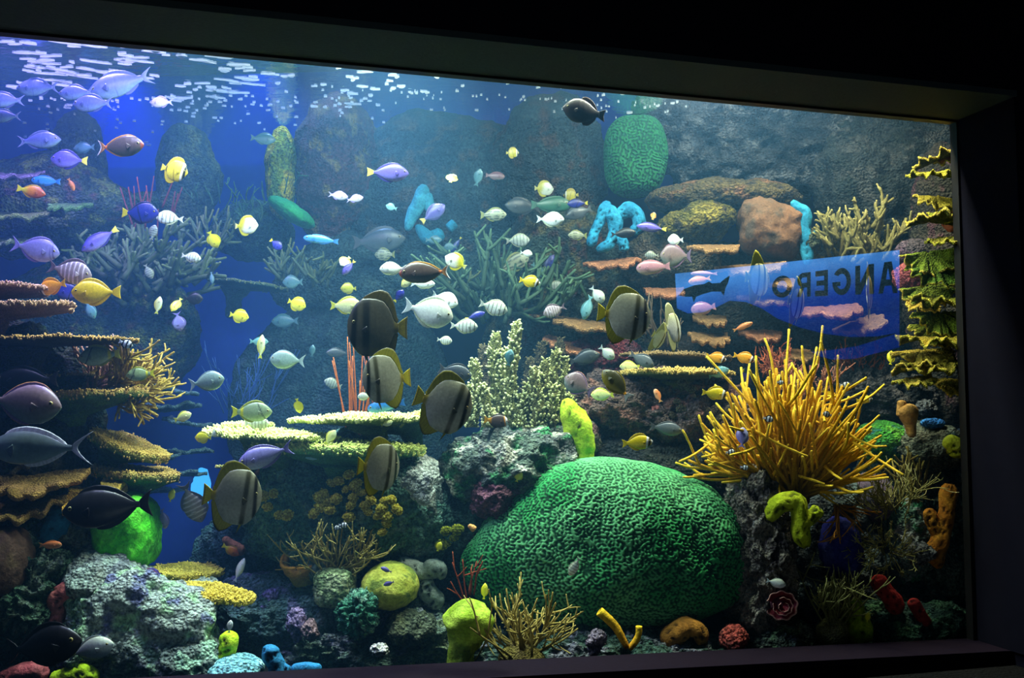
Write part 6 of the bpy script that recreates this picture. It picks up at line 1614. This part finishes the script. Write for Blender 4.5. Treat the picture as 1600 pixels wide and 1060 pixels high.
t.l(nz.outputs['Fac'], n2.inputs['Value']); t.l(n2.outputs[0], ml.inputs[0]); t.l(mr.outputs[0], ml.inputs[1]); t.l(ml.outputs[0], em.inputs[1])
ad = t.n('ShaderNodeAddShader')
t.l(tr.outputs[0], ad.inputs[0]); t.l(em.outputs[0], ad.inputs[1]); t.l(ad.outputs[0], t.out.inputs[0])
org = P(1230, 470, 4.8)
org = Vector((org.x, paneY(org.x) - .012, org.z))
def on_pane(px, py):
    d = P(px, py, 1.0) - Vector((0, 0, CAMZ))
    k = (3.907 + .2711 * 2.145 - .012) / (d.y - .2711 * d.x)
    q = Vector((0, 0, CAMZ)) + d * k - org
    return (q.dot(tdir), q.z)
LET = {  # strokes of heavy capitals in a unit cell: outer outline, then counters
 'A': [[(0, 0), (.30, 1), (.70, 1), (1, 0), (.74, 0), (.66, .24), (.34, .24), (.26, 0)], [(.41, .44), (.59, .44), (.5, .78)]],
 'N': [[(0, 0), (0, 1), (.30, 1), (.72, .42), (.72, 1), (1, 1), (1, 0), (.70, 0), (.28, .58), (.28, 0)]],
 'E': [[(0, 0), (0, 1), (.92, 1), (.92, .78), (.30, .78), (.30, .61), (.85, .61), (.85, .41), (.30, .41), (.30, .22), (.95, .22), (.95, 0)]],
 'R': [[(0, 0), (0, 1), (.62, 1), (.86, .90), (.95, .72), (.88, .52), (.70, .42), (1, 0), (.68, 0), (.44, .38), (.28, .38), (.28, 0)], [(.28, .80), (.58, .80), (.66, .70), (.58, .58), (.28, .58)]],
 'O': [[(.5 + .5 * math.cos(a), .5 + .5 * math.sin(a)) for a in np.linspace(0, 2 * np.pi, 24, endpoint=False)], [(.5 + .24 * math.cos(a), .5 + .27 * math.sin(a)) for a in np.linspace(0, 2 * np.pi, 20, endpoint=False)]],
 'G': [[(.5 + .5 * math.cos(a), .5 + .5 * math.sin(a)) for a in np.linspace(R(35), R(360), 22)] + [(1, .5), (.55, .5), (.55, .34), (.73, .34)] +
       [(.5 + .25 * math.cos(a), .5 + .28 * math.sin(a)) for a in np.linspace(R(320), R(45), 18)]],
}
def sign_reflection_curve(name, splines, parent=None):
    cu = bpy.data.curves.new(name, 'CURVE')
    cu.dimensions = '2D'; cu.fill_mode = 'BOTH'; cu.extrude = .002
    for pts in splines:
        sp = cu.splines.new('POLY')
        sp.points.add(len(pts) - 1)
        for q, (x, y) in zip(sp.points, pts): q.co = (x, y, 0, 1)
        sp.use_cyclic_u = True
    cu.materials.append(sm)
    o = bpy.data.objects.new(name, cu)
    COL.objects.link(o)
    me = bpy.data.meshes.new_from_object(o)
    bpy.data.objects.remove(o)
    o = link(name, me, None, parent)
    o.rotation_euler = (R(90), 0, 0)
    return o
sg = empty('blue_sign', org, 'translucent glowing film painting a blue sign reflection on the glass, reading ANGERO backwards, with a shark', 'sign')  # parent of the film standing in for the sign reflection
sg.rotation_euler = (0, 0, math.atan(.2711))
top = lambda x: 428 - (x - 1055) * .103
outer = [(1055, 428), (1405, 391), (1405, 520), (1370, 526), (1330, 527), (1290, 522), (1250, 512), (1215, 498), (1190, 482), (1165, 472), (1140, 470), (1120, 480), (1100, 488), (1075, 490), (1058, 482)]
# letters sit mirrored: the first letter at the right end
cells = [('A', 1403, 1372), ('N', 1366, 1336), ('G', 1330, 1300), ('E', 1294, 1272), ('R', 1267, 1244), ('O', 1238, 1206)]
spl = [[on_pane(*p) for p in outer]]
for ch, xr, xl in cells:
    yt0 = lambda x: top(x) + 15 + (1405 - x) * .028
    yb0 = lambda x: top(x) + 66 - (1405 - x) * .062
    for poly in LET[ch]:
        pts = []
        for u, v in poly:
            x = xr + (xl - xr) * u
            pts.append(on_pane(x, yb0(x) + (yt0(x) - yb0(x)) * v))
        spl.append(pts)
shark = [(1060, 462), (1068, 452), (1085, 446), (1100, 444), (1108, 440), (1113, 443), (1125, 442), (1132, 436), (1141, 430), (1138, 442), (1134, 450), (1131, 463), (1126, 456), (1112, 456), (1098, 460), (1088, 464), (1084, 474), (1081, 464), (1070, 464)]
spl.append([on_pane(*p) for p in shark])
sign_reflection_curve('reflection_film', spl, sg)
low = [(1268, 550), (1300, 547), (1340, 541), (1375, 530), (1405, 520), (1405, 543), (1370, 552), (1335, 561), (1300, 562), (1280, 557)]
sign_reflection_curve('lower_reflection_film', [[on_pane(*p) for p in low]], sg)
